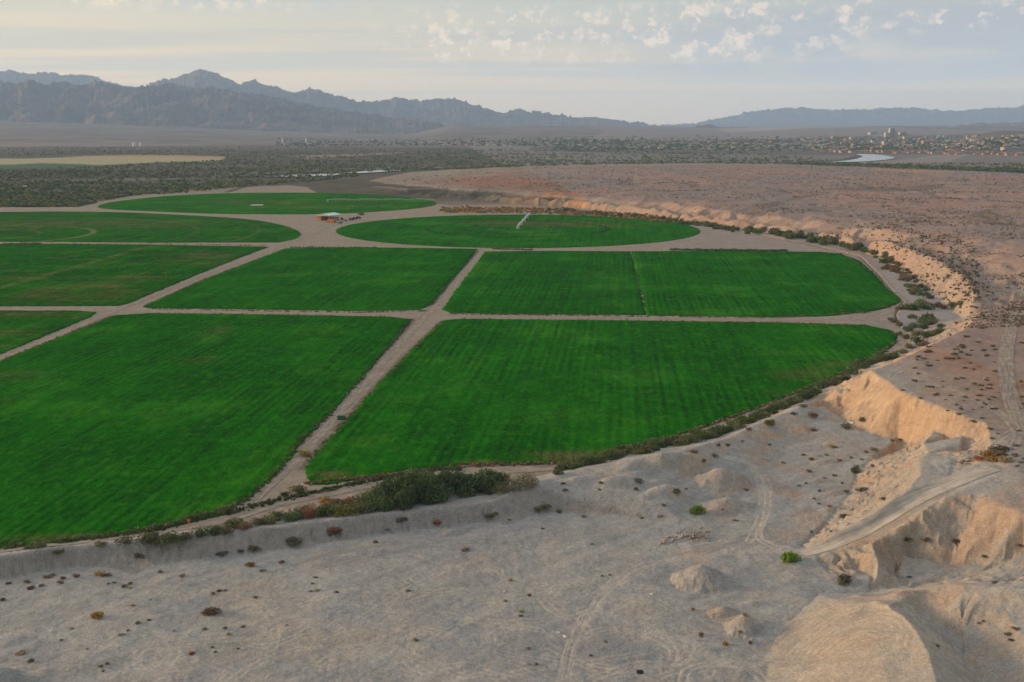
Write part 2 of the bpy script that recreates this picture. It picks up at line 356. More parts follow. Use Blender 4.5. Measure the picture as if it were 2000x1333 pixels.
carve([(1824,844,8),(1800,890,11),(1785,945,11),(1700,1004,7),(1575,1074,-1.6)], 26, 3.6, 1.8, 0, 5)
carve(pit_top, 34, 5, 1.1, 0, 7)
carve([(1790,1160,6),(1880,1142,8.5),(2000,1150,11),(2120,1165,12.5)], 40, 11, .9, 0, 8, 3)
carve(rim[:11], 9, 2.6, 0.7, 0, 19)
carve(hum, 10, 5, 0.7, 0, 20)
Z[(Y > 600) & (Z < 0) & (~FP)] = 0.0
# local heaps: (px, py, z at foot, height, radius, squash, angle)
heaps = [(1368,1136,-2.7,5.6,8.2,.9,0),(1452,1228,-2.7,4.2,6.0,.75,1.2),(1412,1197,-2.7,2.0,4.4,.6,.2),(1412,942,0,5.6,10,.8,.3),(1420,990,-1.2,3.8,10,.6,.1),(1300,965,.6,3.0,10,.5,.5),(1215,948,1.5,2.4,10,.45,.2),(1130,945,1.8,2.0,9,.45,.1),(1350,908,2,2.8,9,.5,.6),(1500,850,2,2.2,8,.5,.4),(1350,1050,-2.4,1.3,4.0,.45,.1),(1310,1057,-2.4,.8,4.5,.3,.1),(2,1330,-2.7,3.2,5.2,.9,0),
         (885,1040,-2.7,1.2,5.5,.55,.5),(920,1030,-2.7,1.0,4,.5,.9),(1480,895,.5,1.1,4,.6,0),(1560,840,1.5,1.4,6,.5,.5),(1625,868,.6,1.2,5,.5,.2),(1600,940,-.4,1.2,6,.4,.3),(1630,965,-.8,1.3,6,.4,.3),(1625,995,-1,1.3,5,.4,.2),(1610,905,-.2,1.0,6,.4,.3),
         (1290,940,2.6,1.5,7,.5,.4),(1245,925,3.4,1.3,8,.4,.3),(1190,950,1.8,.9,6,.5,0),(1655,1095,-.8,1.2,5,.6,0),(1560,1015,-1.8,.7,5,.5,0),(1470,1180,-2.7,.8,4,.5,.3),(1760,1175,4,1.3,5,.6,.4)]
for px, py, z0, hh, rad, sq, an in heaps:
    cx, cy = U(px, py, z0)
    idx = np.nonzero((np.abs(X - cx) < rad * 2) & (np.abs(Y - cy) < rad * 2))
    ex, ey = X[idx] - cx, Y[idx] - cy
    a = math.cos(an) * ex + math.sin(an) * ey; c = (-math.sin(an) * ex + math.cos(an) * ey) / sq
    rr = np.hypot(a, c) / rad
    rr = rr * (1 + 0.28 * fbm(ex / rad * 2.2 + px, ey / rad * 2.2, 3, int(px)))
    h = np.clip(1 - rr, 0, 1); h = np.where(h > .75, .75 + (h - .75) * .5, h) ** 1.05
    Z[idx] = np.maximum(Z[idx], Z[idx] * .0 + Z[idx] + hh * h)
# general roughness
nearm = sstep(Y, 900, 500) * offield
gradr = np.gradient(Z, axis=0) / np.maximum(np.gradient(RR)[:, None], .1)
gradc = np.gradient(Z, axis=1) / np.maximum(RR[:, None] * np.gradient(TH)[None, :], .05)
slope = np.hypot(gradr, gradc)
sl = sstep(slope, 0.12, 0.5)
mpz = blur(in_poly(X, Y, [U(*p) for p in mound[:10]] + [U(*p) for p in mound_toe[::-1][1:]]).astype(float), 5)
calm = 1 - .75 * mpz
rampc = [(1568,1082,-2.2),(1610,1072,-.6),(1650,1055,1.8),(1700,1031,4.6),(1750,1002,7.6),(1800,974,10),(1850,951,12),(1900,930,13.4),(1940,915,14.2)]
idx, bd, sd, sa = near_line(X, Y, smooth_line([U(*p) for p in rampc], 6), 6)
clm = np.zeros_like(Z); clm[idx] = sstep(bd, 6, 2.5); calm = calm * (1 - .9 * clm)
prz = np.interp(sa, np.linspace(0, sa.max(), len(rampc)), [p[2] for p in rampc]); wz = sstep(bd, 5.5, 2.4)
Z[idx] += (np.minimum(prz, Z[idx] + 1.0) - Z[idx]) * wz * .9
Z += calm * nearm * (fbm(X / 14, Y / 14, 4, 31) * 0.6 + fbm(X / 2.2, Y / 2.2, 3, 37) * (0.10 + 0.07 * sl) + ridged(X / 5, Y / 5, 4, 39) * (.10 + .12 * sl) * sstep(fbm(X / 40, Y / 40, 3, 41), -.05, .3))
rub = sstep(fbm(X / 30, Y / 30, 3, 77), 0.05, 0.35) * nearm * sstep(Y, 230, 330) * sstep(X, 40, 110)
Z += rub * (ridged(X / 3.0, Y / 3.0, 3, 71) - .6) * 0.22
# plateau relief: low washes crossing it
farp = sstep(Z, 8, 13) * sstep(Y, 380, 700) * sstep(Y, 3100, 2700)
w1 = ridged((X + Y * .35) / 260 + fbm(X / 300, Y / 300, 3, 5) * .8, (Y - X * .35) / 900, 4, 91)
Z -= farp * (w1 ** 3) * 4.5
Z += farp * (fbm(X / 60, Y / 60, 4, 93) * 1.8 + (1 - ridged(X / 45 + fbm(X / 80, Y / 80, 2, 6), Y / 130, 3, 95)) * 2.2 - 1)
# far valley: alluvial slopes rising to the mountains
PXc = 1000 + F * X / np.maximum(Y * CP + H * SP, 1)
lefts = sstep(PXc, 900, -200)
rise = sstep(Y, 5200, 12000)
Z += lefts * np.clip(Y - 5500, 0, 9000) * 0.021
mid = sstep(PXc, 780, 900) * sstep(PXc, 1500, 1150)
Z += mid * np.clip(Y - 6500, 0, 7000) * 0.0165
rts = sstep(PXc, 1150, 1600)
Z += rts * np.clip(Y - 5600, 0, 8000) * 0.0135
# mesa with the eroded front on the far right
ms = sstep(PXc, 1830, 1960) * sstep(Y, 5150, 5650) * sstep(Y, 9000, 7000)
Z += ms * (62 - 26 * ridged(X / 190, Y / 600, 3, 44) * sstep(Y, 5900, 5400))
Z += sstep(Y, 3600, 6000) * fbm(X / 400, Y / 400, 4, 12) * 6
print('height', time.time() - T0)

def gh(x, y):
    x = np.asarray(x, float); y = np.asarray(y, float)
    r = np.hypot(x, y); th = np.arctan2(x, y)
    i = np.clip(np.searchsorted(RR, r) - 1, 0, len(RR) - 2); j = np.clip(np.searchsorted(TH, th) - 1, 0, len(TH) - 2)
    u = np.clip((r - RR[i]) / (RR[i + 1] - RR[i]), 0, 1); v = np.clip((th - TH[j]) / (TH[j + 1] - TH[j]), 0, 1)
    return (Z[i, j] * (1 - u) + Z[i + 1, j] * u) * (1 - v) + (Z[i, j + 1] * (1 - u) + Z[i + 1, j + 1] * u) * v
_ts = np.geomspace(120, 14000, 2600)
def hit(px, py):
    """where the ray through a photo pixel first meets the terrain"""
    dd = ray(px, py); dd = dd / dd[1]
    zs = H + dd[2] * _ts; g = gh(dd[0] * _ts, _ts)
    k = np.nonzero(zs < g)[0]
    if not len(k): return None
    k = max(k[0], 1); a, b = zs[k - 1] - g[k - 1], g[k] - zs[k]
    t = _ts[k - 1] + (_ts[k] - _ts[k - 1]) * a / (a + b + 1e-9)
    return dd[0] * t, t, float(gh(dd[0] * t, t))
def to_world(p):
    if len(p) > 2: return U(*p)
    h = hit(p[0], p[1]); return (h[0], h[1]) if h else U(p[0], p[1])

# ------------------------------------------------------------------ ground colour (albedo, plus painted shade on the embankment face)
C = np.zeros(X.shape + (3,), np.float32)
def blend(mask, colr):
    global C
    C += (np.asarray(colr, np.float32) - C) * mask[..., None].astype(np.float32)
def blend_idx(idx, mask, colr):
    C[idx] += (np.asarray(colr, np.float32) - C[idx]) * mask[:, None].astype(np.float32)
n1 = fbm(X / 45, Y / 45, 5, 201); n2 = fbm(X / 8, Y / 8, 4, 202); n3 = fbm(X / 220, Y / 220, 5, 203); n4 = fbm(X / 1.1, Y / 1.1, 2, 204)
C[:] = (.305, .25, .20)                                   # bare field margins
isq = (~FP) & (Y < 900)
quar = blur(isq.astype(float), 2)
blend(quar, (.345, .335, .312))
blend(quar * sstep(n1, 0.0, .35) * .4, (.37, .30, .235))
blend(quar * sstep(n1, -.02, -.3) * .5, (.275, .262, .245))
blend(quar * sstep(n2, .15, .5) * .35, (.40, .345, .28))
stk = fbm((X + Y * .9) / 34, (Y - X * .9) / 5, 5, 260)
blend(quar * sstep(stk, .05, .35) * .55, (.39, .375, .345))
blend(quar * sstep(stk, -.05, -.35) * .5, (.265, .255, .24))
blend(quar * sstep(fbm(X / 24, Y / 24, 4, 262), .12, .35) * sstep(X, 10, 60) * .45, (.42, .30, .205))
blend(quar * sstep(fbm(X / 18, Y / 18, 4, 263), .15, .38) * .4, (.26, .262, .285))
# the plateau: pinkish desert pavement
plat = sstep(Z, 9, 13.5) * (~FP) * sstep(Y, 3400, 3000)
platn = plat * np.clip(sstep(X - 130 - (Y - 430) * .0, 0, 80) + sstep(Y, 600, 700), 0, 1)
blend(platn, (.285, .155, .10))
blend(platn * sstep(n3, -.08, .22) * .8 * sstep(Y, 900, 1500), (.37, .15, .08))
blend(platn * sstep(n3, .0, -.25) * .8, (.185, .145, .118))
blend(platn * sstep(fbm(X / 160, Y / 50, 5, 216), .02, .3) * .55, (.15, .115, .09))
blend(platn * sstep(fbm(X / 90, Y / 30, 4, 215), .1, .4) * .5, (.34, .265, .205))
w1c = ridged((X + Y * .35) / 260 + fbm(X / 300, Y / 300, 3, 5) * .8, (Y - X * .35) / 900, 4, 91)
blend(plat * sstep(w1c, .80, .93) * .6, (.115, .09, .062))
w2c = ridged((X - Y * .2) / 90 + fbm(X / 140, Y / 140, 3, 8) * .9, (Y + X * .2) / 420, 3, 97)
blend(plat * sstep(w2c, .84, .95) * .45, (.36, .27, .20))
# cut and eroded faces: fresh orange-buff earth
facem = sstep(slope, .27, .5) * (~FP) * sstep(Y, 2600, 1900)
hw = sstep(X, 30, 110)
fw = sstep(Y, 325, 400) * .85 + .15
blend(facem * hw * .85 * fw, (.47, .325, .205))
blend(facem * hw * .6 * (1 - fw), (.36, .30, .235))
blend(sstep(slope, .12, .3) * (~FP) * sstep(Y, 700, 900) * sstep(Y, 2300, 1700) * sstep(X, -40, 60) * (.25 + .6 * sstep(fbm(X / 28, Y / 60, 3, 206), -.05, .2)), (.46, .235, .125))
ep = blur(in_poly(X, Y, [U(*p) for p in rim[:13]] + [U(*p) for p in ftoe[::-1]]).astype(float), 1)  # embankment face: darker gravel, tinted further to stand in for its shade
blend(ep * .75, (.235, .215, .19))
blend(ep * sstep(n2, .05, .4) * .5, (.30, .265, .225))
blend(facem * hw * fw * sstep(n2, .0, .4) * .45, (.58, .42, .27))
redp = sstep(fbm(X / 20, Y / 20, 3, 221), .12, .4) * hw * quar
blend(redp * .4, (.42, .25, .15))
mp = in_poly(X, Y, [U(*p) for p in mound[:10]] + [U(*p) for p in mound_toe[::-1][1:]])
blend(blur(mp.astype(float), 22) * .6, (.41, .345, .27))
# greyer areas: pile, floor
for px, py, rad in ((1368,1130,9),(1180,1290,9),(1010,1280,16),(900,1050,20)):
    cx, cy = U(px, py, -2.7); blend(np.exp(-((X - cx) ** 2 + (Y - cy) ** 2) / rad ** 2) * .6, (.25, .245, .25))
# far flood plain and valley
fl = (Y > 1500) & (~FP) & (Z < 8)
flm = blur(fl.astype(float), 1)
bnd = fbm(X / 520, Y / 130, 5, 230)
blend(flm * sstep(Y, 1500, 1900), (.078, .066, .044))
blend(flm * sstep(bnd, .05, .3) * .8 * sstep(Y, 1800, 2100), (.12, .098, .07))
blend(flm * sstep(bnd, -.05, -.3) * .8, (.085, .088, .060))
leftveg = sstep(X, -180, -420) * sstep(Y, 1350, 1500) * sstep(Y, 2700, 2300) * (~FP)
blend(leftveg * .6, (.10, .095, .065))
farv = sstep(Y, 5000, 7500)
blend(farv, (.20, .165, .15))
blend(farv * sstep(fbm(X / 900, Y / 260, 5, 250), .0, .2) * .6, (.29, .235, .20))
blend(farv * sstep(fbm(X / 700, Y / 200, 5, 251), .0, .25) * .6, (.10, .085, .075))
def patch(poly, colr, a=1.0, z=0.0, soft=1):
    mk = in_poly(X, Y, Upts(poly, z)); blend(blur(mk.astype(float), soft) * a, colr)
patch([(-300,312),(60,310),(200,305),(330,305),(440,309),(425,315),(300,318),(190,323),(60,322),(-300,330)], (.42, .37, .20), .95)
patch([(120,306),(260,303),(340,303),(438,306),(440,309),(330,308),(250,307)], (.42, .27, .16), .9)
patch([(-300,328),(20,322),(80,319),(160,321),(215,325),(60,329),(-300,337)], (.04, .12, .055), .95)
patch([(620,378),(560,377),(480,380),(420,384),(480,368),(560,362),(600,366)], (.36, .28, .23), .8)
patch([(250,385),(200,400),(150,410),(60,412),(160,400),(260,380),(400,370),(480,364),(430,378)], (.31, .26, .21), .75)
patch([(130,353),(300,347),(420,340),(520,334),(640,331),(780,326),(790,329),(640,336),(500,341),(420,348),(300,352)], (.19, .18, .175), .7)
patch([(0,362),(60,362),(120,358),(60,366),(0,370)], (.25, .24, .22), .8)
patch([(1000,322),(1200,318),(1500,314),(1700,318),(1600,323),(1300,324),(1000,327),(700,333),(720,329)], (.20, .18, .165), .8)
patch([(1600,318),(1760,312),(1840,302),(1900,300),(1850,318),(1720,322)], (.27, .23, .20), .8)
patch([(560,305),(800,298),(780,301),(600,310)], (.36, .24, .18), .7)
patch([(830,245),(1000,247),(1180,258),(1100,268),(900,262)], (.30, .26, .25), .5, 60)
patch([(1040,284),(1300,278),(1600,276),(2100,270),(2100,297),(1600,299),(1300,297),(1040,292)], (.085, .08, .062), .7, 8)
patch([(1400,262),(1700,258),(1690,262),(1420,266)], (.42, .37, .31), .7, 20)
patch([(1200,323),(1400,321),(1560,319),(1640,316.5),(1672,312),(1682,307),(1672,303),(1660,307),(1640,312),(1560,316),(1400,318),(1200,319)], (.06, .062, .048), .85)
# reddish bluff-foot brush flat
patch([(900,402),(1000,398),(1100,408),(1180,416),(1000,414),(850,413),(800,410)], (.36, .24, .16), .7)
# dark scrub swards on the plateau
for poly in ([(1600,368),(1700,366),(1840,362),(1850,368),(1760,376),(1700,374),(1620,372)], [(1860,425),(1930,410),(1990,440),(1960,445),(1900,432)]):
    mk = in_poly(X, Y, Upts(poly, 17)); blend(blur(mk.astype(float), 2) * sstep(n2, -.4, .1) * .75, (.12, .10, .075))
patch([(1700,329),(1850,331),(1870,337),(1780,338)], (.50, .25, .13), .6, 15)
# dark stained strips beside roads and in the fields' corners
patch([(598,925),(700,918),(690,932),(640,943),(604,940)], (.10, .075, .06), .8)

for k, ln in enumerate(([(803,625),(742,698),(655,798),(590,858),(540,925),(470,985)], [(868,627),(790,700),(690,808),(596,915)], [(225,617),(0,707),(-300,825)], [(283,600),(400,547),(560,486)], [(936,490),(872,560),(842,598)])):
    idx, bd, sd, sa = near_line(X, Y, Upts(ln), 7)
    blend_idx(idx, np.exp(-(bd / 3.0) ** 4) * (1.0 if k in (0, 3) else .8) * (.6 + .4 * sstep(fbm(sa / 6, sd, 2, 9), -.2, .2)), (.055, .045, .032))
fm = sstep(fbm(X / 25, Y / 8, 4, 240), .0, .35) * FP
blend(fm * .45, (.25, .195, .155))
blend(sstep(fbm(X / 9, Y / 5, 4, 241), .12, .4) * FP * .4, (.44, .37, .30))
TRK = []
def tracks(line, gauge=1.8, w=.32, colr=(.47, .42, .36), a=.55, seed=0, passes=1, spread=1.0, z=-2.7, sink=.05):
    for q in range(passes):
        rr = random.Random(seed * 31 + q)
        off = [(p[0] + rr.uniform(-spread, spread) * 4, p[1] + rr.uniform(-spread, spread) * 2) + tuple(p[2:]) for p in line]
        P = [to_world(p) for p in off]; P = smooth_line(P, 8)
        idx, bd, sd, sa = near_line(X, Y, P, gauge + 1)
        if not len(bd): continue
        mk = np.exp(-((bd - gauge / 2) / w) ** 2)
        mk *= .55 + .45 * sstep(fbm(sa / 9, sd, 2, seed + q), -.3, .3)
        blend_idx(idx, mk * a, colr)
        Z[idx] -= mk * sink
PALE = (.46, .41, .345); DK = (.235, .225, .21)  # pale and dark earth tones for the wheel marks
tracks([(1420,893),(1450,900),(1478,920),(1492,950),(1490,990),(1475,1030),(1460,1058)], passes=6, spread=2.2, a=.5, seed=1)
tracks([(1492,950),(1493,990),(1480,1040),(1500,1062),(1540,1076),(1575,1080)], passes=5, spread=1.6, a=.55, seed=2)
tracks([(1475,1020),(1450,1048),(1380,1065),(1300,1080),(1200,1085)], passes=3, spread=1.5, a=.35, seed=3)
tracks([(1540,1078),(1450,1075),(1350,1085),(1250,1110),(1180,1150),(1140,1210),(1110,1270),(1100,1333)], passes=4, spread=1.8, a=.4, seed=4)
tracks([(1120,1250),(1180,1230),(1240,1235),(1290,1250),(1312,1275),(1300,1295),(1240,1300),(1170,1320),(1120,1345)], passes=4, spread=1.6, a=.36, seed=5)
tracks([(1330,1333),(1345,1305),(1400,1295),(1460,1305),(1490,1333)], passes=4, spread=1.4, a=.4, seed=6)
tracks([(620,1110),(760,1080),(900,1062),(1020,1058)], passes=3, spread=2, a=.5, colr=DK, seed=7)
tracks([(560,1100),(700,1072),(820,1050)], passes=2, spread=2, a=.5, colr=DK, seed=8)
tracks([(450,1165),(500,1178),(530,1210),(535,1245),(520,1275)], passes=1, a=.5, seed=9)
tracks([(440,1333),(520,1290),(640,1240),(760,1170),(860,1120)], passes=2, spread=2, a=.35, seed=10)
tracks([(250,1290),(290,1265),(330,1270),(340,1285),(310,1310),(260,1310),(245,1290)], passes=1, a=.4, seed=11)
tracks([(105,1245),(110,1222),(150,1195)], passes=1, a=.4, seed=12)
tracks([(870,1333),(920,1318),(960,1322),(1000,1340)], passes=2, a=.4, seed=13)
tracks([(1000,1130),(1100,1180),(1150,1230)], passes=1, a=.3, seed=14)
tracks([(700,1333),(860,1240),(1000,1170),(1180,1120)], passes=2, spread=3, a=.3, seed=15)
tracks([(1800,690),(1760,720),(1740,738),(1790,760)], passes=2, a=.3, seed=16)
tracks([(1740,738),(1850,760),(1940,800),(1985,850),(1950,905)], passes=3, a=.35, seed=17)
tracks([(1870,900),(1900,905),(1940,870),(1990,830)], passes=2, a=.3, seed=18)
# sweeping scraper marks on the big mound
for k in range(9):
    rx = 45 + k * 17; ry = 22 + k * 13
    tracks([(1680 + rx * math.cos(a) * 1.0 - 20, 1290 - ry * math.sin(a), 2.5) for a in np.linspace(-.3, 2.6, 12)], passes=1, spread=.6, a=.42, colr=(.54, .44, .32) if k % 2 else (.33, .255, .18), w=.45, seed=30 + k, sink=.035)
rng2 = random.Random(5)
for k in range(70):                                     # faint old wheel marks all over the floor
    px, py = rng2.uniform(0, 1350), rng2.uniform(1120, 1330); a = rng2.uniform(-.5, .35); ln = rng2.uniform(80, 260)
    cb = rng2.uniform(-25, 25)
    tracks([(px, py, -2.7), (px + ln * .25, py + cb * .8 - ln * .25 * math.sin(a) * .5, -2.7), (px + ln * .5, py + cb - ln * .5 * math.sin(a) * .5, -2.7), (px + ln, py - ln * math.sin(a) * .5, -2.7)], passes=1 + k % 3, a=.30, colr=PALE if k % 3 else DK, seed=60 + k)
for cx_, cy_, rx_, ry_, a0_, a1_ in ((1400,1290,70,28,.2,3.3),(1440,1330,60,34,.3,3.0),(1290,1265,55,26,-1.2,2.6),(600,1240,60,22,0,5),(830,1255,45,18,.5,4),(1020,1245,50,20,.2,3.6),(330,1290,34,14,0,6),(910,1125,60,14,.2,2.8),(1480,1120,50,20,2,5.6),(700,1305,70,26,.4,3.2)):
    for q_ in (0, 1, 2):
        tracks([(cx_ + (rx_ + q_ * 6) * math.cos(a_), cy_ - (ry_ + q_ * 3) * math.sin(a_), -2.7) for a_ in np.linspace(a0_, a1_, 10)], passes=1, spread=.8, a=.34, seed=200 + cx_ + q_)
for ln_, w_, cc_, aa_ in (([(1640,392,17),(1700,440,17),(1790,452,17),(1900,470,18),(2010,500,19)], 2.2, (.40,.31,.24), .6), ([(1590,404,17),(1640,402,17),(1700,398,17)], 2, (.38,.29,.22), .5), ([(1430,424,15),(1480,408,16),(1540,392,17),(1600,380,17)], 9, (.13,.10,.072), .7), ([(1000,372,13),(1100,362,15),(1250,350,15.5)], 7, (.15,.11,.08), .6), ([(1900,560,18.5),(1950,530,19),(2010,510,19)], 2.5, (.40,.31,.24), .5), ([(1720,700,17),(1840,650,17.5),(1905,620,17.5),(1960,600,18)], 2, (.38,.32,.26), .4)):
    idx, bd, sd, sa = near_line(X, Y, smooth_line([U(*p) for p in ln_], 6), w_ * 2.5)
    if len(bd): blend_idx(idx, np.exp(-(bd / w_) ** 2) * aa_ * (.6 + .4 * sstep(fbm(sa / 20, sd / 5, 2, 3), -.2, .2)), cc_)
# graded mottling
C *= (1 + .10 * n2[..., None] + (.14 * n4 * sstep(Y, 900, 400))[..., None]).astype(np.float32)
C = np.clip(C, .01, .9)
print('colour', time.time() - T0)

# ------------------------------------------------------------------ materials
def new_mat(name):
    mt = bpy.data.materials.new(name); mt.use_nodes = True; nt = mt.node_tree
    bs = nt.nodes['Principled BSDF']; bs.inputs['Specular IOR Level'].default_value = 0.15
    return mt, nt, bs
def ground_mat(name, bump=.8, fine=.40, mid=.17):
    mt, nt, bs = new_mat(name); N, L, n, m, mix, ss, noise, mapping = NT(nt)
    at = n('ShaderNodeAttribute', attribute_name='Col'); geo = n('ShaderNodeNewGeometry'); P = geo.outputs['Position']
    a = noise(P, 2.6, 5, .65); b = noise(P, .35, 5, .6); g = noise(P, .03, 4, .6)
    f = m('ADD', m('ADD', m('MULTIPLY', m('SUBTRACT', a, .5), fine * 4), m('MULTIPLY', m('SUBTRACT', b, .5), mid * 4)), m('ADD', m('MULTIPLY', m('SUBTRACT', g, .5), .3), 1.0))
    cc = n('ShaderNodeVectorMath', operation='SCALE'); L.new(at.outputs[0], cc.inputs[0]); L.new(f, cc.inputs['Scale'])
    # scattered stones
    vo = n('ShaderNodeTexVoronoi', feature='F1'); L.new(P, vo.inputs['Vector']); vo.inputs['Scale'].default_value = 1.3
    st = m('MULTIPLY', m('LESS_THAN', vo.outputs['Distance'], .16), ss(noise(P, .11, 3, .5), .5, .62))
    c2 = mix(m('MULTIPLY', st, .65), cc.outputs[0], (.15, .12, .095))
    L.new(c2, bs.inputs['Base Color']); bs.inputs['Roughness'].default_value = .95
    bp = n('ShaderNodeBump'); bp.inputs['Strength'].default_value = bump; bp.inputs['Distance'].default_value = .35
    L.new(m('ADD', m('MULTIPLY', noise(P, .8, 6, .65), 1.0), m('MULTIPLY', b, .8)), bp.inputs['Height']); L.new(bp.outputs[0], bs.inputs['Normal'])
    return mt
def simple(name, colr, rough=.8, var=.15, scale=1.0, metal=0.0, spec=.2, objvar=0.0):
    mt, nt, bs = new_mat(name); N, L, n, m, mix, ss, noise, mapping = NT(nt)
    geo = n('ShaderNodeNewGeometry'); a = noise(geo.outputs['Position'], scale, 4, .6)
    f = m('ADD', m('MULTIPLY', m('SUBTRACT', a, .5), var * 4), 1.0)
    if objvar:
        oi = n('ShaderNodeObjectInfo'); f = m('MULTIPLY', f, m('ADD', m('MULTIPLY', m('SUBTRACT', oi.outputs['Random'], .5), objvar), 1.0))
    cc = n('ShaderNodeVectorMath', operation='SCALE'); cc.inputs[0].default_value = colr; L.new(f, cc.inputs['Scale'])
    L.new(cc.outputs[0], bs.inputs['Base Color'])
    bs.inputs['Roughness'].default_value = rough; bs.inputs['Metallic'].default_value = metal; bs.inputs['Specular IOR Level'].default_value = spec
    return mt
def leaf_mat(name, c1, c2, trans=.25):
    mt, nt, bs = new_mat(name); N, L, n, m, mix, ss, noise, mapping = NT(nt)
    geo = n('ShaderNodeNewGeometry'); oi = n('ShaderNodeObjectInfo')
    a = noise(geo.outputs['Position'], .9, 4, .6); r = geo.outputs['Random Per Island']
    t = m('ADD', m('MULTIPLY', ss(a, .35, .65), .55), m('MULTIPLY', r, .45))
    cc = mix(t, c1, c2)
    v = n('ShaderNodeVectorMath', operation='SCALE'); L.new(cc, v.inputs[0]); L.new(m('ADD', m('MULTIPLY', oi.outputs['Random'], .5), .75), v.inputs['Scale'])
    L.new(v.outputs[0], bs.inputs['Base Color']); bs.inputs['Roughness'].default_value = .8
    tr = n('ShaderNodeBsdfTranslucent'); L.new(v.outputs[0], tr.inputs[0]); mx = n('ShaderNodeMixShader'); mx.inputs[0].default_value = trans
    L.new(bs.outputs[0], mx.inputs[1]); L.new(tr.outputs[0], mx.inputs[2])
    L.new(mx.outputs[0], nt.nodes['Material Output'].inputs[0])
    return mt

def mesh_np(name, V, Fq, mat, parent=None, smooth=False, col=None, extra=None):
    me = bpy.data.meshes.new(name); V = np.asarray(V, np.float32); Fq = np.asarray(Fq, np.int32)
    nv, (nf, k) = len(V), Fq.shape
    me.vertices.add(nv); me.vertices.foreach_set('co', V.ravel())
    me.loops.add(nf * k); me.loops.foreach_set('vertex_index', Fq.ravel())
    me.polygons.add(nf); me.polygons.foreach_set('loop_start', np.arange(0, nf * k, k, dtype=np.int32))
    me.update(calc_edges=True)
    if smooth: me.polygons.foreach_set('use_smooth', np.ones(nf, bool))
    if col is not None:
        at = me.color_attributes.new('Col', 'FLOAT_COLOR', 'POINT')
        c4 = np.ones((nv, 4), np.float32); c4[:, :3] = col; at.data.foreach_set('color', c4.ravel())
    for mm in (mat if isinstance(mat, (list, tuple)) else [mat]): me.materials.append(mm)
    if extra is not None: me.polygons.foreach_set('material_index', np.asarray(extra, np.int32))
    o = bpy.data.objects.new(name, me); COL.objects.link(o)
    if parent: o.parent = parent
    return o
def tag(o, label=None, cat=None, group=None, kind=None):
    if label: o['label'] = label
    if cat: o['category'] = cat
    if group: o['group'] = group
    if kind: o['kind'] = kind
    return o
def empty(name, loc, rz=0, label=None, cat=None, group=None):
    o = bpy.data.objects.new(name, None); COL.objects.link(o); o.location = loc; o.rotation_euler = (0, 0, rz); o.empty_display_size = .5
    return tag(o, label, cat, group)
class MB:
    def __init__(s): s.v = []; s.f = []; s.m = []; s.mi = 0
    def box(s, c, size, rz=0, taper=1.0):
        b = len(s.v); cr, sr = math.cos(rz), math.sin(rz)
        for k, (sx, sy, sz) in enumerate([(-1,-1,-1),(1,-1,-1),(1,1,-1),(-1,1,-1),(-1,-1,1),(1,-1,1),(1,1,1),(-1,1,1)]):
            t = taper if sz > 0 else 1
            x, y, z = sx * size[0] / 2 * t, sy * size[1] / 2 * t, sz * size[2] / 2
            s.v.append((c[0] + x * cr - y * sr, c[1] + x * sr + y * cr, c[2] + z))
        for f in ((0,3,2,1),(4,5,6,7),(0,1,5,4),(1,2,6,5),(2,3,7,6),(3,0,4,7)): s.f.append([b + i for i in f]); s.m.append(s.mi)
    def tube(s, a, b_, r0, r1=None, n=6):
        r1 = r0 if r1 is None else r1; a = Vector(a); b_ = Vector(b_); q = (b_ - a).to_track_quat('Z', 'Y'); b = len(s.v)
        for p, r in ((a, r0), (b_, r1)):
            for i in range(n):
                w = 2 * math.pi * i / n; s.v.append(tuple(p + q @ Vector((math.cos(w) * r, math.sin(w) * r, 0))))
        for i in range(n):
            j = (i + 1) % n; s.f.append([b + i, b + j, b + n + j, b + n + i]); s.m.append(s.mi)
        s.f.append([b + n + i for i in range(n)]); s.m.append(s.mi); s.f.append([b + n - 1 - i for i in range(n)]); s.m.append(s.mi)
    def poly(s, pts, fs):
        b = len(s.v); s.v += [tuple(p) for p in pts]
        for f in fs: s.f.append([b + i for i in f]); s.m.append(s.mi)
    def build(s, name, mats, parent=None):
        me = bpy.data.meshes.new(name); me.from_pydata(s.v, [], s.f)
        for mm in (mats if isinstance(mats, (list, tuple)) else [mats]): me.materials.append(mm)
        me.polygons.foreach_set('material_index', s.m); me.update()
        o = bpy.data.objects.new(name, me); COL.objects.link(o)
        if parent: o.parent = parent
        return o

# ------------------------------------------------------------------ ground object
M_ground = ground_mat('desert_earth')
nr, nc = X.shape
ii = np.arange(nr * nc, dtype=np.int32).reshape(nr, nc)
Fq = np.stack([ii[:-1, :-1], ii[:-1, 1:], ii[1:, 1:], ii[1:, :-1]], -1).reshape(-1, 4)
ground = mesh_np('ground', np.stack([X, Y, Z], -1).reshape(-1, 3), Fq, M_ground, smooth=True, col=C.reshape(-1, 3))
tag(ground, kind='structure')
print('ground', time.time() - T0)

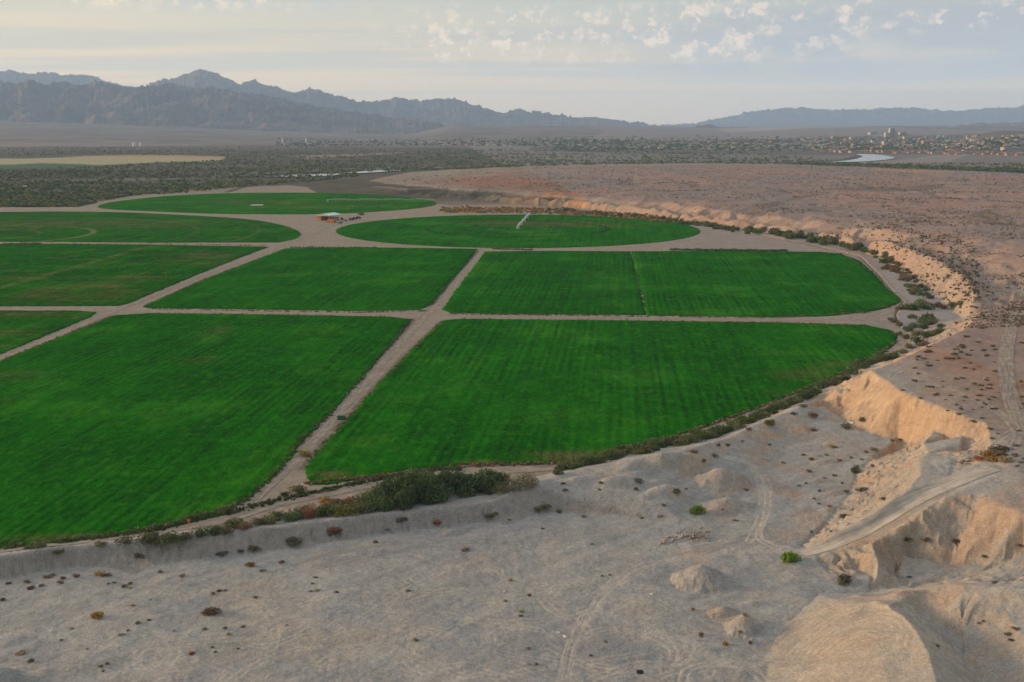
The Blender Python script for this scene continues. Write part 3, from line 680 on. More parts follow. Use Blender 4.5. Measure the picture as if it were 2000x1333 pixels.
# ------------------------------------------------------------------ crop fields
def field_mat():
    mt, nt, bs = new_mat('alfalfa'); N, L, n, m, mix, ss, noise, mapping = NT(nt)
    at = n('ShaderNodeAttribute', attribute_name='Col'); geo = n('ShaderNodeNewGeometry'); P = geo.outputs['Position']
    ra = R(-4.3)
    fine = noise(mapping(P, (1.0, .45, 1), rot=(0, 0, R(18))), .9, 5, .7)
    PR = mapping(P, rot=(0, 0, R(5.4)))                     # x across the drill rows, y along them
    rowm = noise(mapping(PR, (.9, .02, 1)), .30, 4, .7)
    srow = n('ShaderNodeSeparateXYZ'); L.new(PR, srow.inputs[0])
    swath = m('SINE', m('ADD', m('MULTIPLY', srow.outputs[0], 1.62), m('MULTIPLY', noise(mapping(PR, (1, .1, 1)), .05, 3), 5.0)))
    swath = m('MULTIPLY', swath, ss(noise(P, .012, 3), .40, .62))
    wnd = noise(mapping(PR, (1.0, .5, 1)), .28, 6, .68, .4)
    blot = noise(mapping(PR, (1.0, .45, 1)), .075, 5, .6)
    big = noise(P, .014, 4, .55)
    f = m('ADD', 1.0, m('ADD', m('ADD', m('MULTIPLY', m('SUBTRACT', fine, .5), 1.9), m('ADD', m('MULTIPLY', swath, .17), m('MULTIPLY', m('SUBTRACT', rowm, .5), 1.3))), m('ADD', m('MULTIPLY', m('SUBTRACT', wnd, .5), 1.1), m('ADD', m('MULTIPLY', m('SUBTRACT', blot, .5), .9), m('MULTIPLY', m('SUBTRACT', big, .5), .7)))))
    cc = n('ShaderNodeVectorMath', operation='SCALE'); L.new(at.outputs[0], cc.inputs[0]); L.new(m('MAXIMUM', f, .2), cc.inputs['Scale'])
    yel = mix(m('MULTIPLY', ss(wnd, .52, .72), .55), cc.outputs[0], (.055, .19, .012))
    L.new(yel, bs.inputs['Base Color']); bs.inputs['Roughness'].default_value = .9; bs.inputs['Specular IOR Level'].default_value = .0
    bp = n('ShaderNodeBump'); bp.inputs['Strength'].default_value = .9; bp.inputs['Distance'].default_value = .5
    L.new(m('ADD', m('ADD', fine, wnd), m('MULTIPLY', rowm, .6)), bp.inputs['Height']); L.new(bp.outputs[0], bs.inputs['Normal'])
    return mt
M_field = field_mat()
def circle_px(cx, cy, ex, clip=None, n=120):
    c = U(cx, cy); e = U(ex, cy); r = math.hypot(e[0] - c[0], e[1] - c[1])
    return c, r
def resample(P, step, jit):
    o = []
    for i in range(len(P)):
        a, b = P[i], P[(i + 1) % len(P)]; ln = math.hypot(b[0] - a[0], b[1] - a[1]); k = max(1, int(ln / step))
        nx, ny = -(b[1] - a[1]) / (ln + 1e-9), (b[0] - a[0]) / (ln + 1e-9)
        for q in range(k):
            t = q / k; j = random.gauss(0, jit) if q else 0
            o.append((a[0] + (b[0] - a[0]) * t + nx * j, a[1] + (b[1] - a[1]) * t + ny * j))
    return o
GREEN = np.array((.0095, .107, .0012)); BROWN = np.array((.16, .105, .055)); YEL = np.array((.045, .175, .010))
def field(poly_w, label, brown=0.0, brownspots=(), arcs=None, centre=None, tint=(1, 1, 1), seed=0, hgt=.4, yell=0.0, dark_lines=(), spacing=3.2):
    P = np.array(poly_w); ymin, ymax = P[:, 1].min(), P[:, 1].max()
    dmid = (ymin + ymax) / 2
    B = resample([tuple(p) for p in poly_w], max(1.2, dmid * .0022 * 1.2), .5)
    # interior points, spaced by distance
    ip = []; y = ymin
    while y < ymax:
        r = max(y, 250); sy = spacing * (r * r) / (H * F) * 1.0; sx = spacing * r / F
        sy = min(sy, 4.0 if arcs else 10.0); sx = max(sx, sy * .35)
        xs = np.arange(P[:, 0].min(), P[:, 0].max(), sx) + rng.uniform(0, sx)
        lim = y * 0.60
        xs = xs[(xs > -lim) & (xs < lim)]
        ip.append(np.stack([xs + rng.uniform(-.3, .3, xs.shape) * sx, np.full(xs.shape, y) + rng.uniform(-.3, .3, xs.shape) * sy], -1)); y += sy
    ip = np.vstack(ip); ip = ip[in_poly(ip[:, 0], ip[:, 1], B)]
    nb = len(B); allp = [Vector(b) for b in B] + [Vector(p) for p in ip]
    r_ = delaunay_2d_cdt(allp, [], [list(range(nb))], 1, 1e-4)
    vv = np.array([tuple(v) for v in r_[0]]); ff = [f for f in r_[2] if len(f) == 3]
    x, y = vv[:, 0], vv[:, 1]
    z = hgt + fbm(x / 9, y / 9, 3, 400 + seed) * .10
    # colour
    col = np.tile(GREEN * np.array(tint), (len(vv), 1)); 
    g1 = fbm(x / 60, y / 60, 4, 410 + seed); g2 = fbm(x / 14, y / 14, 4, 420 + seed); ny_ = fbm(x / 35, y / 12, 4, 430 + seed)
    col *= (1 + .28 * g1 + .18 * g2)[:, None]
    mk = sstep(g1, .08, .4) * (.35 + yell); col += (YEL - col) * mk[:, None]
    if brown: 
        mk = sstep(ny_ + .35 * g2, .22 - brown * .25, .5) * min(1, brown * 1.6) ; col += (BROWN - col) * mk[:, None] * .75
    for px, py, rx, ry, a in brownspots:
        c = U(px, py); sx_ = rx * math.hypot(*c) / F; sy_ = ry * (c[1] ** 2) / (H * F)
        mk = np.exp(-(((x - c[0]) / sx_) ** 2 + ((y - c[1]) / sy_) ** 2)) * a * (.35 + .65 * sstep(ny_, -.1, .25)); col += (BROWN - col) * mk[:, None]
    if centre is not None:
        rr = np.hypot(x - centre[0], y - centre[1]); an = np.arctan2(y - centre[1], x - centre[0])
        for ra, aa, cc_ in arcs:
            mk = np.exp(-((rr - ra) / 2.6) ** 2) * aa * (.4 + .6 * sstep(np.sin(an * 2 + ra), -.6, .4)); col += (np.array(cc_) - col) * mk[:, None]
    for p0, p1, w, cc_, aa in dark_lines:
        a, b = U(*p0), U(*p1); idx, bd, sd, sa = near_line(x, y, [a, b], w * 2.5)
        mk = np.exp(-(bd / w) ** 2) * aa; col[idx] += (np.array(cc_) - col[idx]) * mk[:, None]
    Vv = np.column_stack([vv, z]); fa = np.array(ff, np.int32)
    # skirt: boundary edges
    ed = {}
    for f in ff:
        for a, b in ((f[0], f[1]), (f[1], f[2]), (f[2], f[0])):
            ed[(a, b)] = 1
    bd_ = [(a, b) for (a, b) in ed if (b, a) not in ed]
    k0 = len(Vv); mp_ = {}
    for a, b in bd_:
        for q in (a, b):
            if q not in mp_: mp_[q] = k0 + len(mp_)
    low = np.array([(Vv[q][0], Vv[q][1], -.05) for q in mp_]); lc = np.array([col[q] for q in mp_])
    sk = []
    for a, b in bd_: sk += [(b, a, mp_[a]), (b, mp_[a], mp_[b])]
    Vv = np.vstack([Vv, low]); col = np.vstack([col, lc]); fa = np.vstack([fa, np.array(sk, np.int32)])
    o = mesh_np('crop_field', Vv, fa, M_field, smooth=True, col=np.clip(col, .002, .6))
    return tag(o, label, 'crop field', kind='structure')
TRACKC = (.10, .13, .05)
field(Upts([(225,617),(300,613),(500,615),(760,620),(803,625),(780,652),(742,698),(700,748),(655,798),(612,842),(590,858),(572,890),(540,925),(515,948),(470,985),(440,997),(380,1016),(280,1037),(200,1049),(130,1060),(0,1072),(-400,1088),(-650,1090),(-650,962),(-300,825),(0,707),(90,672)]),
      'large dark green field filling the near left', .02, [(420,650,25,10,.6),(390,705,30,7,.5),(30,735,60,10,.3),(170,1050,120,6,.45),(50,1058,80,5,.45)], seed=1)
field(Upts([(868,627),(900,624),(1200,627),(1500,631),(1690,636),(1735,645),(1752,655),(1750,668),(1728,690),(1680,713),(1600,751),(1500,790),(1420,820),(1320,853),(1250,870),(1200,888),(1150,900),(1100,903),(1000,908),(920,908),(820,914),(720,932),(640,948),(605,946),(596,915),(640,862),(690,808),(740,750),(790,700),(838,650)]),
      'large striped green field right of the central dirt road', .03, [(1100,893,70,8,.8),(1180,885,60,7,.6),(1590,735,60,10,.7),(1650,715,50,8,.6),(950,905,60,5,.5),(650,930,42,9,1.0),(1530,770,40,6,.4)], seed=2, tint=(1.05, 1.05, 1))
field(Upts([(948,492),(1080,491),(1231,492),(1244,540),(1262,616),(1000,614),(880,612),(864,605),(880,582),(912,540)]), 'left half of the striped green field above the crossroad', .03, seed=3)
field(Upts([(1233,492),(1400,491),(1600,493),(1640,496),(1678,510),(1706,535),(1733,565),(1757,584),(1757,592),(1740,601),(1700,609),(1620,618),(1500,620),(1264.5,617),(1246,540)]), 'bright striped green field with a rounded right end', .03, [(1730,600,25,4,.5)], seed=4, tint=(1.05, 1.05, 1), yell=.1)
field(Upts([(560,486),(700,484),(932,487),(908,520),(872,560),(840,596),(820,606),(700,608),(500,605),(330,603),(287,602),(283,597),(320,581),(400,547),(500,508)]), 'four-sided green field between two dirt roads, left of centre', .03, seed=5, tint=(1.1, 1.05, 1))
field(Upts([(0,478),(100,477),(300,479),(525,483),(500,492),(440,515),(350,552),(250,594),(230,598),(0,599),(-300,597),(-500,595),(-500,478)]), 'patchy green and brown field on the left edge above the crossroad', .30, [(400,500,60,6,.7),(430,515,60,5,.5),(180,560,70,8,.6),(130,580,90,8,.7),(260,545,60,6,.5),(300,595,60,5,.5),(20,545,40,5,.6),(220,575,60,6,.5)], seed=6,
      dark_lines=[((-100,592),(300,480),2.2,(.16,.14,.06),.8)], tint=(1.1, .95, 1))
field(Upts([(0,608),(150,608),(188,611),(178,619),(90,656),(0,693),(-300,812),(-550,905),(-550,606)]), 'small brownish green corner field at the left edge', .4, [(60,615,80,5,.9),(40,650,60,8,.4)], seed=7, tint=(1.1, .95, 1))
c1, r1 = circle_px(1011.5, 448.5, 1368)
c1 = U(1011.5, 447.5); r1 = 204.0
span1 = r1 / 4.0
field([(c1[0] + r1 * math.cos(a), c1[1] + r1 * math.sin(a)) for a in np.linspace(0, 2 * math.pi, 160, endpoint=False)], 'round green pivot field in the middle distance with a white irrigation arm', .06, [(1000,436,80,5,.7),(1060,438,120,4,.9),(1150,440,90,4,.5),(1050,458,40,3,.3)],
      [(span1 * .62, .7, TRACKC), (span1 * 1.2, .95, (.018, .03, .01)), (span1 * 2.0, .9, (.018, .03, .01)), (span1 * 3.3, .35, TRACKC)], c1, seed=8, hgt=.4, tint=(1.2, 1.15, 1.1))
c2 = U(-40, 460)
pp = smooth_line(Upts([(-700,412),(-300,413),(0,415),(100,414),(230,415.5),(330,419.5),(430,425),(500,431),(552,441),(580,451),(586,459),(577,467),(545,474)]), 6) + Upts([(300,474.5),(100,473),(-300,472),(-700,472)])
field(pp, 'round-ended green pivot field at the far left', .22, [(60,440,120,10,.5),(200,436,150,6,.5),(320,440,80,6,.4)],
      [(60, .9, (.20, .17, .10)), (115, .9, (.22, .19, .11)), (172, .3, TRACKC), (225, .7, (.16, .15, .08)), (268, .3, TRACKC), (292, .6, (.14, .13, .07))], c2, seed=9, tint=(1.5, 1.05, 1.1))
c3 = U(500, 401)
p3o = [(190,405.5),(196,401),(215,396),(260,390),(320,384),(400,379.5),(480,377.5),(560,377),(640,378),(720,380.5),(790,385.5),(835,391),(851,397),(846,402),(810,408),(750,413),(680,417),(600,419),(500,419),(400,417.5),(300,413.5),(215,409.5),(190,405.5)]
field(smooth_line(Upts(p3o), 6)[:-1], 'farthest round green field, behind the hay shed', .30, [(500,395,150,4,.5),(640,405,150,3,.6),(740,393,80,2,.5)],
      [(60, .3, TRACKC), (150, .3, TRACKC)], c3, seed=10, tint=(1.5, 1.25, 1.1), yell=.25)
print('fields', time.time() - T0)

# ------------------------------------------------------------------ dirt roads
def road_mat():
    mt, nt, bs = new_mat('packed_dirt'); N, L, n, m, mix, ss, noise, mapping = NT(nt)
    uv = n('ShaderNodeAttribute', attribute_name='Col'); sp = n('ShaderNodeSeparateXYZ'); L.new(uv.outputs['Vector'], sp.inputs[0])
    geo = n('ShaderNodeNewGeometry'); P = geo.outputs['Position']
    uvec = n('ShaderNodeCombineXYZ'); L.new(m('MULTIPLY', sp.outputs[0], 7.0), uvec.inputs[0]); L.new(m('MULTIPLY', sp.outputs[1], 3.0), uvec.inputs[1])
    st = noise(uvec.outputs[0], 1.4, 5, .65); a = noise(P, .25, 5, .6); b = noise(P, 1.8, 4, .6)
    t = m('ADD', m('MULTIPLY', st, .65), m('MULTIPLY', a, .35))
    cc = mix(ss(t, .38, .62), (.20, .162, .13), (.385, .325, .265))
    dk = n('ShaderNodeSeparateXYZ'); 
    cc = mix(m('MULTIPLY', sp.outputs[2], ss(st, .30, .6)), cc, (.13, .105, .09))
    cc = mix(m('MULTIPLY', m('SUBTRACT', b, .4), .5), cc, (.48, .42, .35))
    L.new(cc, bs.inputs['Base Color']); bs.inputs['Roughness'].default_value = .95
    bp = n('ShaderNodeBump'); bp.inputs['Strength'].default_value = .6; bp.inputs['Distance'].default_value = .15
    L.new(m('ADD', st, b), bp.inputs['Height']); L.new(bp.outputs[0], bs.inputs['Normal'])
    return mt
M_road = road_mat()
def haul_mat():
    mt = M_road.copy(); mt.name = 'pale_haul_track'
    for nd in mt.node_tree.nodes:
        if nd.type == 'MIX' and abs(nd.inputs[6].default_value[0] - .20) < .001: nd.inputs[6].default_value = (.34, .30, .255, 1); nd.inputs[7].default_value = (.56, .50, .42, 1)
    return mt
M_haul = haul_mat()
def road(line, width, label, lift=.06, mat=None, dark=0.0, darkside=0, nx=13, wvar=.12, seed=0, step=2.5):
    P = np.array(smooth_line([to_world(p) for p in line], 12)); seg = np.hypot(*np.diff(P, axis=0).T); s = np.concatenate([[0], np.cumsum(seg)])
    nn = max(2, int(s[-1] / step)); sq = np.linspace(0, s[-1], nn)
    x = np.interp(sq, s, P[:, 0]); y = np.interp(sq, s, P[:, 1])
    tx, ty = np.gradient(x), np.gradient(y); ln = np.hypot(tx, ty); nxv, nyv = -ty / ln, tx / ln
    u = np.linspace(-1, 1, nx)
    w = width / 2 * (1 + wvar * fbm(sq / 12, sq * 0 + seed, 3, 500 + seed)); w2 = width / 2 * (1 + wvar * fbm(sq / 12, sq * 0 + seed, 3, 520 + seed))
    ww = np.where(u[None, :] < 0, w[:, None], w2[:, None])
    XX = x[:, None] + nxv[:, None] * u[None, :] * ww; YY = y[:, None] + nyv[:, None] * u[None, :] * ww
    ZZ = gh(XX, YY) + lift
    if lift > .08: ZZ += 0
    ii = np.arange(nn * nx).reshape(nn, nx)
    Fq = np.stack([ii[:-1, :-1], ii[:-1, 1:], ii[1:, 1:], ii[1:, :-1]], -1).reshape(-1, 4)[:, ::-1]
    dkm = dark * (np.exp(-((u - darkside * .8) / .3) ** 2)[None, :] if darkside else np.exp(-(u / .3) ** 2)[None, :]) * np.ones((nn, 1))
    colr = np.stack([u[None, :] * np.ones((nn, 1)) * width / 14, sq[:, None] / 60 * np.ones((1, nx)), dkm], -1).reshape(-1, 3)
    o = mesh_np('dirt_road', np.stack([XX, YY, ZZ], -1).reshape(-1, 3), Fq, mat or M_road, smooth=True, col=colr)
    return tag(o, label, 'road', kind='structure')
for ln in ():
    pass
road([(-500,600,0),(-100,603,0),(240,607,0),(500,610,0),(820,616,0),(1000,619,0),(1300,621.5,0),(1600,624,0),(1680,620,0),(1740,607,0),(1768,592,0)], 10, 'long straight dirt road crossing the picture between the fields', .05)
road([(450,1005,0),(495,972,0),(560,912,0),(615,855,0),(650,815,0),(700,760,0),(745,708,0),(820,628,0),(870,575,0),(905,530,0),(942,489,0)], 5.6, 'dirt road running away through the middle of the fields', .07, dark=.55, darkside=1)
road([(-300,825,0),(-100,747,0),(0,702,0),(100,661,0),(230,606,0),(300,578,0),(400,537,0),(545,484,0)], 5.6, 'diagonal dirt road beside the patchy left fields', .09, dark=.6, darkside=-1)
road([(545,484,0),(600,462,0),(640,445,0),(670,430,0),(700,424,0)], 7, 'short dirt road leading up to the hay shed', .11, dark=.3)
road([(-700,1098,0),(-300,1090,0),(0,1078,0),(150,1062,0),(250,1047,0),(360,1031,0),(450,1012,0),(540,984,0),(640,964,0),(740,944,0),(830,929,0),(940,921,0),(1040,917,0),(1130,908,0),(1210,890,0),(1290,870,0),(1380,843,0),(1470,812,0),(1560,776,0),(1640,740,0),(1710,705,0),(1755,680,0),(1768,662,0),(1745,642,0),(1700,628,0),(1650,623,0)], 6.5, 'perimeter dirt road round the near fields', .12)
road([(1740,605,0),(1765,588,0),(1745,570,0),(1722,540,0),(1700,515,0),(1675,500,0),(1635,488,0),(1560,472,0),(1480,457,0),(1385,440,0),(1300,430,0),(1200,422,0),(1100,417.5,0),(980,417,0),(860,423,0),(760,432,0),(690,442,0),(645,457,0),(680,470,0),(800,482,0)], 5.5, 'dirt road curving round the round green field', .13)
road([(1568,1082),(1610,1070),(1650,1054),(1700,1030),(1750,1000),(1800,972),(1850,950),(1900,930),(1940,915)], 5.0, 'dirt ramp climbing out of the quarry', .10, step=1.2, mat=M_haul)
road([(2030,870),(1995,830),(1978,790),(1966,740),(1965,700),(1970,660),(1983,620),(2010,608)], 6.0, 'wide dirt track on the plateau at the right edge', .12, step=2)
print('roads', time.time() - T0)

# ------------------------------------------------------------------ water
mt, nt, bs = new_mat('river_water'); bs.inputs['Base Color'].default_value = (.10, .14, .15, 1); bs.inputs['Roughness'].default_value = .12; bs.inputs['Specular IOR Level'].default_value = .9
N_, L_, n, m, mix, ss, noise, mapping = NT(nt); bp = n('ShaderNodeBump'); bp.inputs['Strength'].default_value = .05; g_ = n('ShaderNodeNewGeometry'); L_.new(noise(g_.outputs['Position'], .3, 3), bp.inputs['Height']); L_.new(bp.outputs[0], bs.inputs['Normal'])
M_water = mt
def sheet(name, poly, z, mat, label, cat):
    P = smooth_line(Upts(poly + [poly[0]], z), 5)[:-1]
    me = bpy.data.meshes.new(name); me.from_pydata([(p[0], p[1], float(gh(p[0], p[1])) * 0 + z) for p in P], [], [list(range(len(P)))]); me.materials.append(mat)
    if me.polygons[0].normal.z < 0: me.flip_normals()
    o = bpy.data.objects.new(name, me); COL.objects.link(o); return tag(o, label, cat, kind='structure')
for poly, lb in (([(1622,316),(1655,313.5),(1678,309),(1684,305),(1672,301.5),(1700,301.5),(1728,304),(1747,308),(1736,311.5),(1700,315),(1660,316.5)], 'pale bend of the river in front of the town'), ([(515,344.5),(560,342),(620,340),(664,339.5),(650,343),(600,345),(545,346)], 'thin bright strip of river behind the farthest field'), ([(670,337.5),(730,333.5),(800,331),(790,333),(730,337),(690,339)], 'dark narrow river channel behind the plateau')):
    pz = 2.2
    P = Upts(poly)
    sheet('river', poly, pz, M_water, lb, 'river')

# ------------------------------------------------------------------ mountains
M_mtn = None
def mtn_mat(name, ca, cb):
    mt, nt, bs = new_mat(name); N, L, n, m, mix, ss, noise, mapping = NT(nt)
    geo = n('ShaderNodeNewGeometry'); P = geo.outputs['Position']
    a = noise(P, .0015, 8, .65); b = noise(P, .008, 7, .7)
    L.new(mix(ss(m('ADD', m('MULTIPLY', a, .5), m('MULTIPLY', b, .5)), .42, .58), ca, cb), bs.inputs['Base Color']); bs.inputs['Roughness'].default_value = 1
    bp = n('ShaderNodeBump'); bp.inputs['Strength'].default_value = .9; bp.inputs['Distance'].default_value = 40; L.new(b, bp.inputs['Height']); L.new(bp.outputs[0], bs.inputs['Normal'])
    return mt
M_mA = mtn_mat('mountain_rock', (.13, .105, .095), (.24, .19, .16)); M_mB = mtn_mat('far_mountain_rock', (.11, .09, .08), (.24, .19, .16))
def mountains(prof, rc, depth, base_y, label, mat, seed, foot=0.0, rough=1.0, fineres=1.6, front=.75, nr=90, skew=0.0, foot_curve=1.3):
    pr = np.array(prof, float); x0, x1 = pr[0, 0], pr[-1, 0]
    px = np.arange(x0, x1, fineres); py = np.interp(px, pr[:, 0], pr[:, 1])
    py = py + fbm(px / 16, px * 0 + seed + .37, 4, seed) * 5 * rough - np.abs(fbm(px / 11, px * 0 + seed + .61, 5, seed + 5, .7)) * 10 * rough + 1.6 * rough
    th = (px - 1000) / F
    zc = H + (246 - py) / F * rc                     # crest height
    s = np.concatenate([-(np.linspace(1, 0, int(nr * .72), endpoint=False)) ** 1.15, np.linspace(0, 1, int(nr * .28))])
    rr = rc + np.where(s[:, None] < 0, s[:, None] * depth * front, s[:, None] * depth * (1 - front)) + 0 * px[None, :]
    XX = rr * th[None, :]; YY = rr * 1.0
    sc = depth * .11
    rg = ridged(XX / sc, YY / (sc * 1.1), 6, seed + 100); rg2 = fbm(XX / (sc * .35), YY / (sc * .35), 5, seed + 120)
    sh = (1 - np.abs(s[:, None])) ** foot_curve
    env = sh
    var = (rg - .62) * .75 + rg2 * .34
    edge = np.clip(np.minimum(px - x0, x1 - px) / 40, 0, 1)[None, :]
    zb = H + (246 - base_y) / F * (rc - depth * front) 
    ZZ = zb + (zc[None, :] - zb) * env * (1 + var * (1 - np.exp(-((s[:, None]) / .10) ** 2)) * rough * 1.1)
    # keep the skyline exactly at the crest row: nothing in front may rise above it
    lim = H + (zc[None, :] - H) * rr / rc - 1.0 - (1 - sh) * 4
    ZZ = np.where(np.abs(s[:, None]) > 1e-6, np.minimum(ZZ, lim), zc[None, :])
    ZZ = np.minimum(ZZ, np.where(zc[None, :] > zb, ZZ, zb))
    ZZ[0] = zb - 60; ZZ[-1] = zb - 200
    nr_, nc_ = ZZ.shape; ii = np.arange(nr_ * nc_).reshape(nr_, nc_)
    Fq = np.stack([ii[:-1, :-1], ii[:-1, 1:], ii[1:, 1:], ii[1:, :-1]], -1).reshape(-1, 4)
    o = mesh_np('hills', np.stack([XX, YY, ZZ], -1).reshape(-1, 3), Fq, mat, smooth=True)
    return tag(o, label, 'mountain', kind='structure')
skyA = [(-500,170),(-200,160),(0,166),(40,163),(60,166),(85,160),(110,168),(145,163),(170,168),(220,163),(240,169),(300,173),(350,167),(400,177),(430,172),(480,182),(540,190),(600,204),(650,213),(720,222),(800,233),(860,240),(880,250),(905,264)]
mountains(skyA, 18500, 8200, 279, 'dark brown-grey mountain ridge nearest on the left', M_mA, 3, rough=1.0, nr=170, front=.62, foot_curve=1.0)
skyB1 = [(-500,150),(-200,140),(0,148),(25,143),(45,141),(80,150),(100,147),(150,150),(200,152),(245,167),(300,178),(340,190)]
mountains(skyB1, 33000, 9000, 262, 'pale blue mountain ridge at the far left behind the dark one', M_mB, 9, rough=.8)
skyB = [(270,186),(305,171),(330,160),(365,155),(385,149),(400,141),(422,141),(450,153),(470,160),(485,168),(507,157),(535,170),(590,185),(615,175),(650,185),(700,198),(730,203),(780,192),(830,200),(858,194),(900,196),(950,212),(980,220),(1010,213),(1030,220),(1042,217),(1090,226),(1130,229),(1165,229),(1210,237),(1260,241),(1290,247),(1325,253)]
mountains(skyB, 28000, 9500, 259, 'blue mountain range with the highest jagged peak', M_mB, 15, rough=1.0)
skyC = [(1240,252),(1270,246),(1300,243),(1350,240),(1400,231),(1450,222),(1520,211),(1580,213),(1620,215),(1700,214),(1760,210),(1800,215),(1860,218),(1900,214),(1950,212),(2000,206),(2300,198),(2500,205)]
mountains(skyC, 45000, 9000, 256, 'long hazy blue mountain range on the right horizon', M_mB, 21, rough=.85)
skyD = [(1540,262),(1600,258),(1700,251),(1740,246),(1790,251),(1850,247),(1900,240),(1960,240),(2000,238),(2200,230),(2500,240)]
mountains(skyD, 20000, 5000, 263, 'low dark hills behind the town on the right', M_mA, 27, rough=.7)
mountains([(1322,256),(1345,249),(1375,243),(1400,249),(1418,250),(1450,248),(1466,256)], 16000, 2000, 257, 'small dark hill with two humps left of the town', M_mA, 31, rough=.5)
mountains([(1486,257),(1500,252),(1512,249),(1526,252),(1548,257)], 16000, 1500, 257, 'tiny dark pointed hill right of the two-humped hill', M_mA, 35, rough=.4)
print('mountains', time.time() - T0)

# ------------------------------------------------------------------ plants
M_bark = simple('bark', (.12, .09, .07), .9, .2, 3)
LM = {
 'tamarisk': leaf_mat('tamarisk_leaves', (.04, .08, .028), (.15, .21, .08)),
 'green': leaf_mat('green_leaves', (.045, .08, .022), (.15, .19, .06)),
 'lime': leaf_mat('lime_leaves', (.10, .19, .012), (.22, .34, .03)),
 'yellow': leaf_mat('yellow_leaves', (.14, .13, .02), (.32, .28, .05)),
 'gold': leaf_mat('golden_twigs', (.20, .11, .025), (.46, .29, .08)),
 'rust': leaf_mat('rust_twigs', (.22, .08, .03), (.42, .18, .07)),
 'tan': leaf_mat('tan_twigs', (.20, .14, .08), (.40, .31, .19)),
 'pale': leaf_mat('pale_twigs', (.24, .22, .12), (.44, .40, .26)),
 'grey': leaf_mat('grey_twigs', (.10, .095, .07), (.24, .215, .16)),
 'dark': leaf_mat('dark_twigs', (.10, .095, .055), (.25, .23, .14)),
 'olive': leaf_mat('olive_leaves', (.08, .095, .038), (.22, .225, .105)),
 'brown': leaf_mat('brown_twigs', (.12, .078, .045), (.28, .19, .115)),
}
def foliage(nl, leaf, lobes=6, flat=.75, seed=0, spread=.6, up=.35):
    """leaf-sized triangles/quads through several overlapping lobes; unit size about 1 wide, z from 0"""
    g = np.random.default_rng(seed)
    cx = g.uniform(-spread, spread, lobes) * .5; cy = g.uniform(-spread, spread, lobes) * .5
    rr = g.uniform(.20, .34, lobes); cz = rr * flat * g.uniform(.75, 1.5, lobes) * (1.25 - np.hypot(cx, cy))
    k = g.integers(0, lobes, nl); dv = g.normal(size=(nl, 3)); dv /= np.linalg.norm(dv, axis=1)[:, None]
    rad = g.uniform(.35, 1.0, nl) ** .45 * (1 + .22 * np.sin(dv[:, 0] * 7 + k) * np.cos(dv[:, 1] * 6 + k))
    c = np.stack([cx[k], cy[k], cz[k]], 1) + dv * (rr[k] * rad)[:, None] * np.array((1, 1, flat))
    c[:, 2] = np.abs(c[:, 2]) + .01
    a = g.normal(size=(nl, 3)); a /= np.linalg.norm(a, axis=1)[:, None]; a[:, 2] = np.abs(a[:, 2]) + up
    b = np.cross(a, g.normal(size=(nl, 3))); b /= np.linalg.norm(b, axis=1)[:, None]
    s = leaf * g.uniform(.6, 1.4, nl)[:, None]
    v = np.stack([c - a * s - b * s * .5, c - a * s + b * s * .5, c + a * s + b * s * .4, c + a * s - b * s * .4], 1).reshape(-1, 3)
    v[:, 2] = np.maximum(v[:, 2], 0)
    f = np.arange(nl * 4).reshape(-1, 4)
    return v, f, np.stack([cx, cy, cz], 1)
def stems_np(cent, r0, seed):
    mb = MB()
    for c in cent: mb.tube((c[0] * .12, c[1] * .12, -.03), (c[0] * .8, c[1] * .8, c[2] * 1.0), r0, r0 * .35, 5)
    V = np.array(mb.v); F_ = []
    for f in mb.f:
        if len(f) == 4: F_.append(f)
    return V, np.array(F_)
_bush = {}
def bush_mesh(kind, var, nl, leaf, lobes, flat):
    key = (kind, var, nl)
    if key not in _bush:
        sd = hash((kind, var, nl)) & 0xffff
        sd = sum(ord(ch) for ch in kind) * 13 + var * 101 + nl
        v, f, cent = foliage(nl, leaf, lobes, flat, sd)
        v2, f2 = stems_np(cent, .012, sd)
        me_o = mesh_np('desert_shrub', np.vstack([v, v2]), np.vstack([f, f2 + len(v)]), [LM[kind], M_bark], extra=[0] * len(f) + [1] * len(f2))
        me = me_o.data; bpy.data.objects.remove(me_o); _bush[key] = me
    return _bush[key]
def put(me, name, x, y, w, hs, label, cat, group=None, sink=.0, z=None):
    o = bpy.data.objects.new(name, me); COL.objects.link(o)
    z = float(gh(x, y)) if z is None else z
    o.location = (x, y, z - sink); o.rotation_euler = (0, 0, random.uniform(0, 6.28)); o.scale = (w, w * random.uniform(.85, 1.15), w * hs)
    return tag(o, label, cat, group)
def bush(px, py, wpx, kind, label=None, group=None, nl=220, hs=.8, lobes=6, flat=.8, name='desert_shrub', cat='shrub', leaf=.05):
    p = hit(px, py)
    if p is None: return None
    w = wpx * math.hypot(p[0], p[1]) / F
    me = bush_mesh(kind, random.randrange(4), nl, leaf, lobes, flat)
    return put(me, name, p[0], p[1], w * 1.05, hs, label, cat, group, sink=.03 * w)
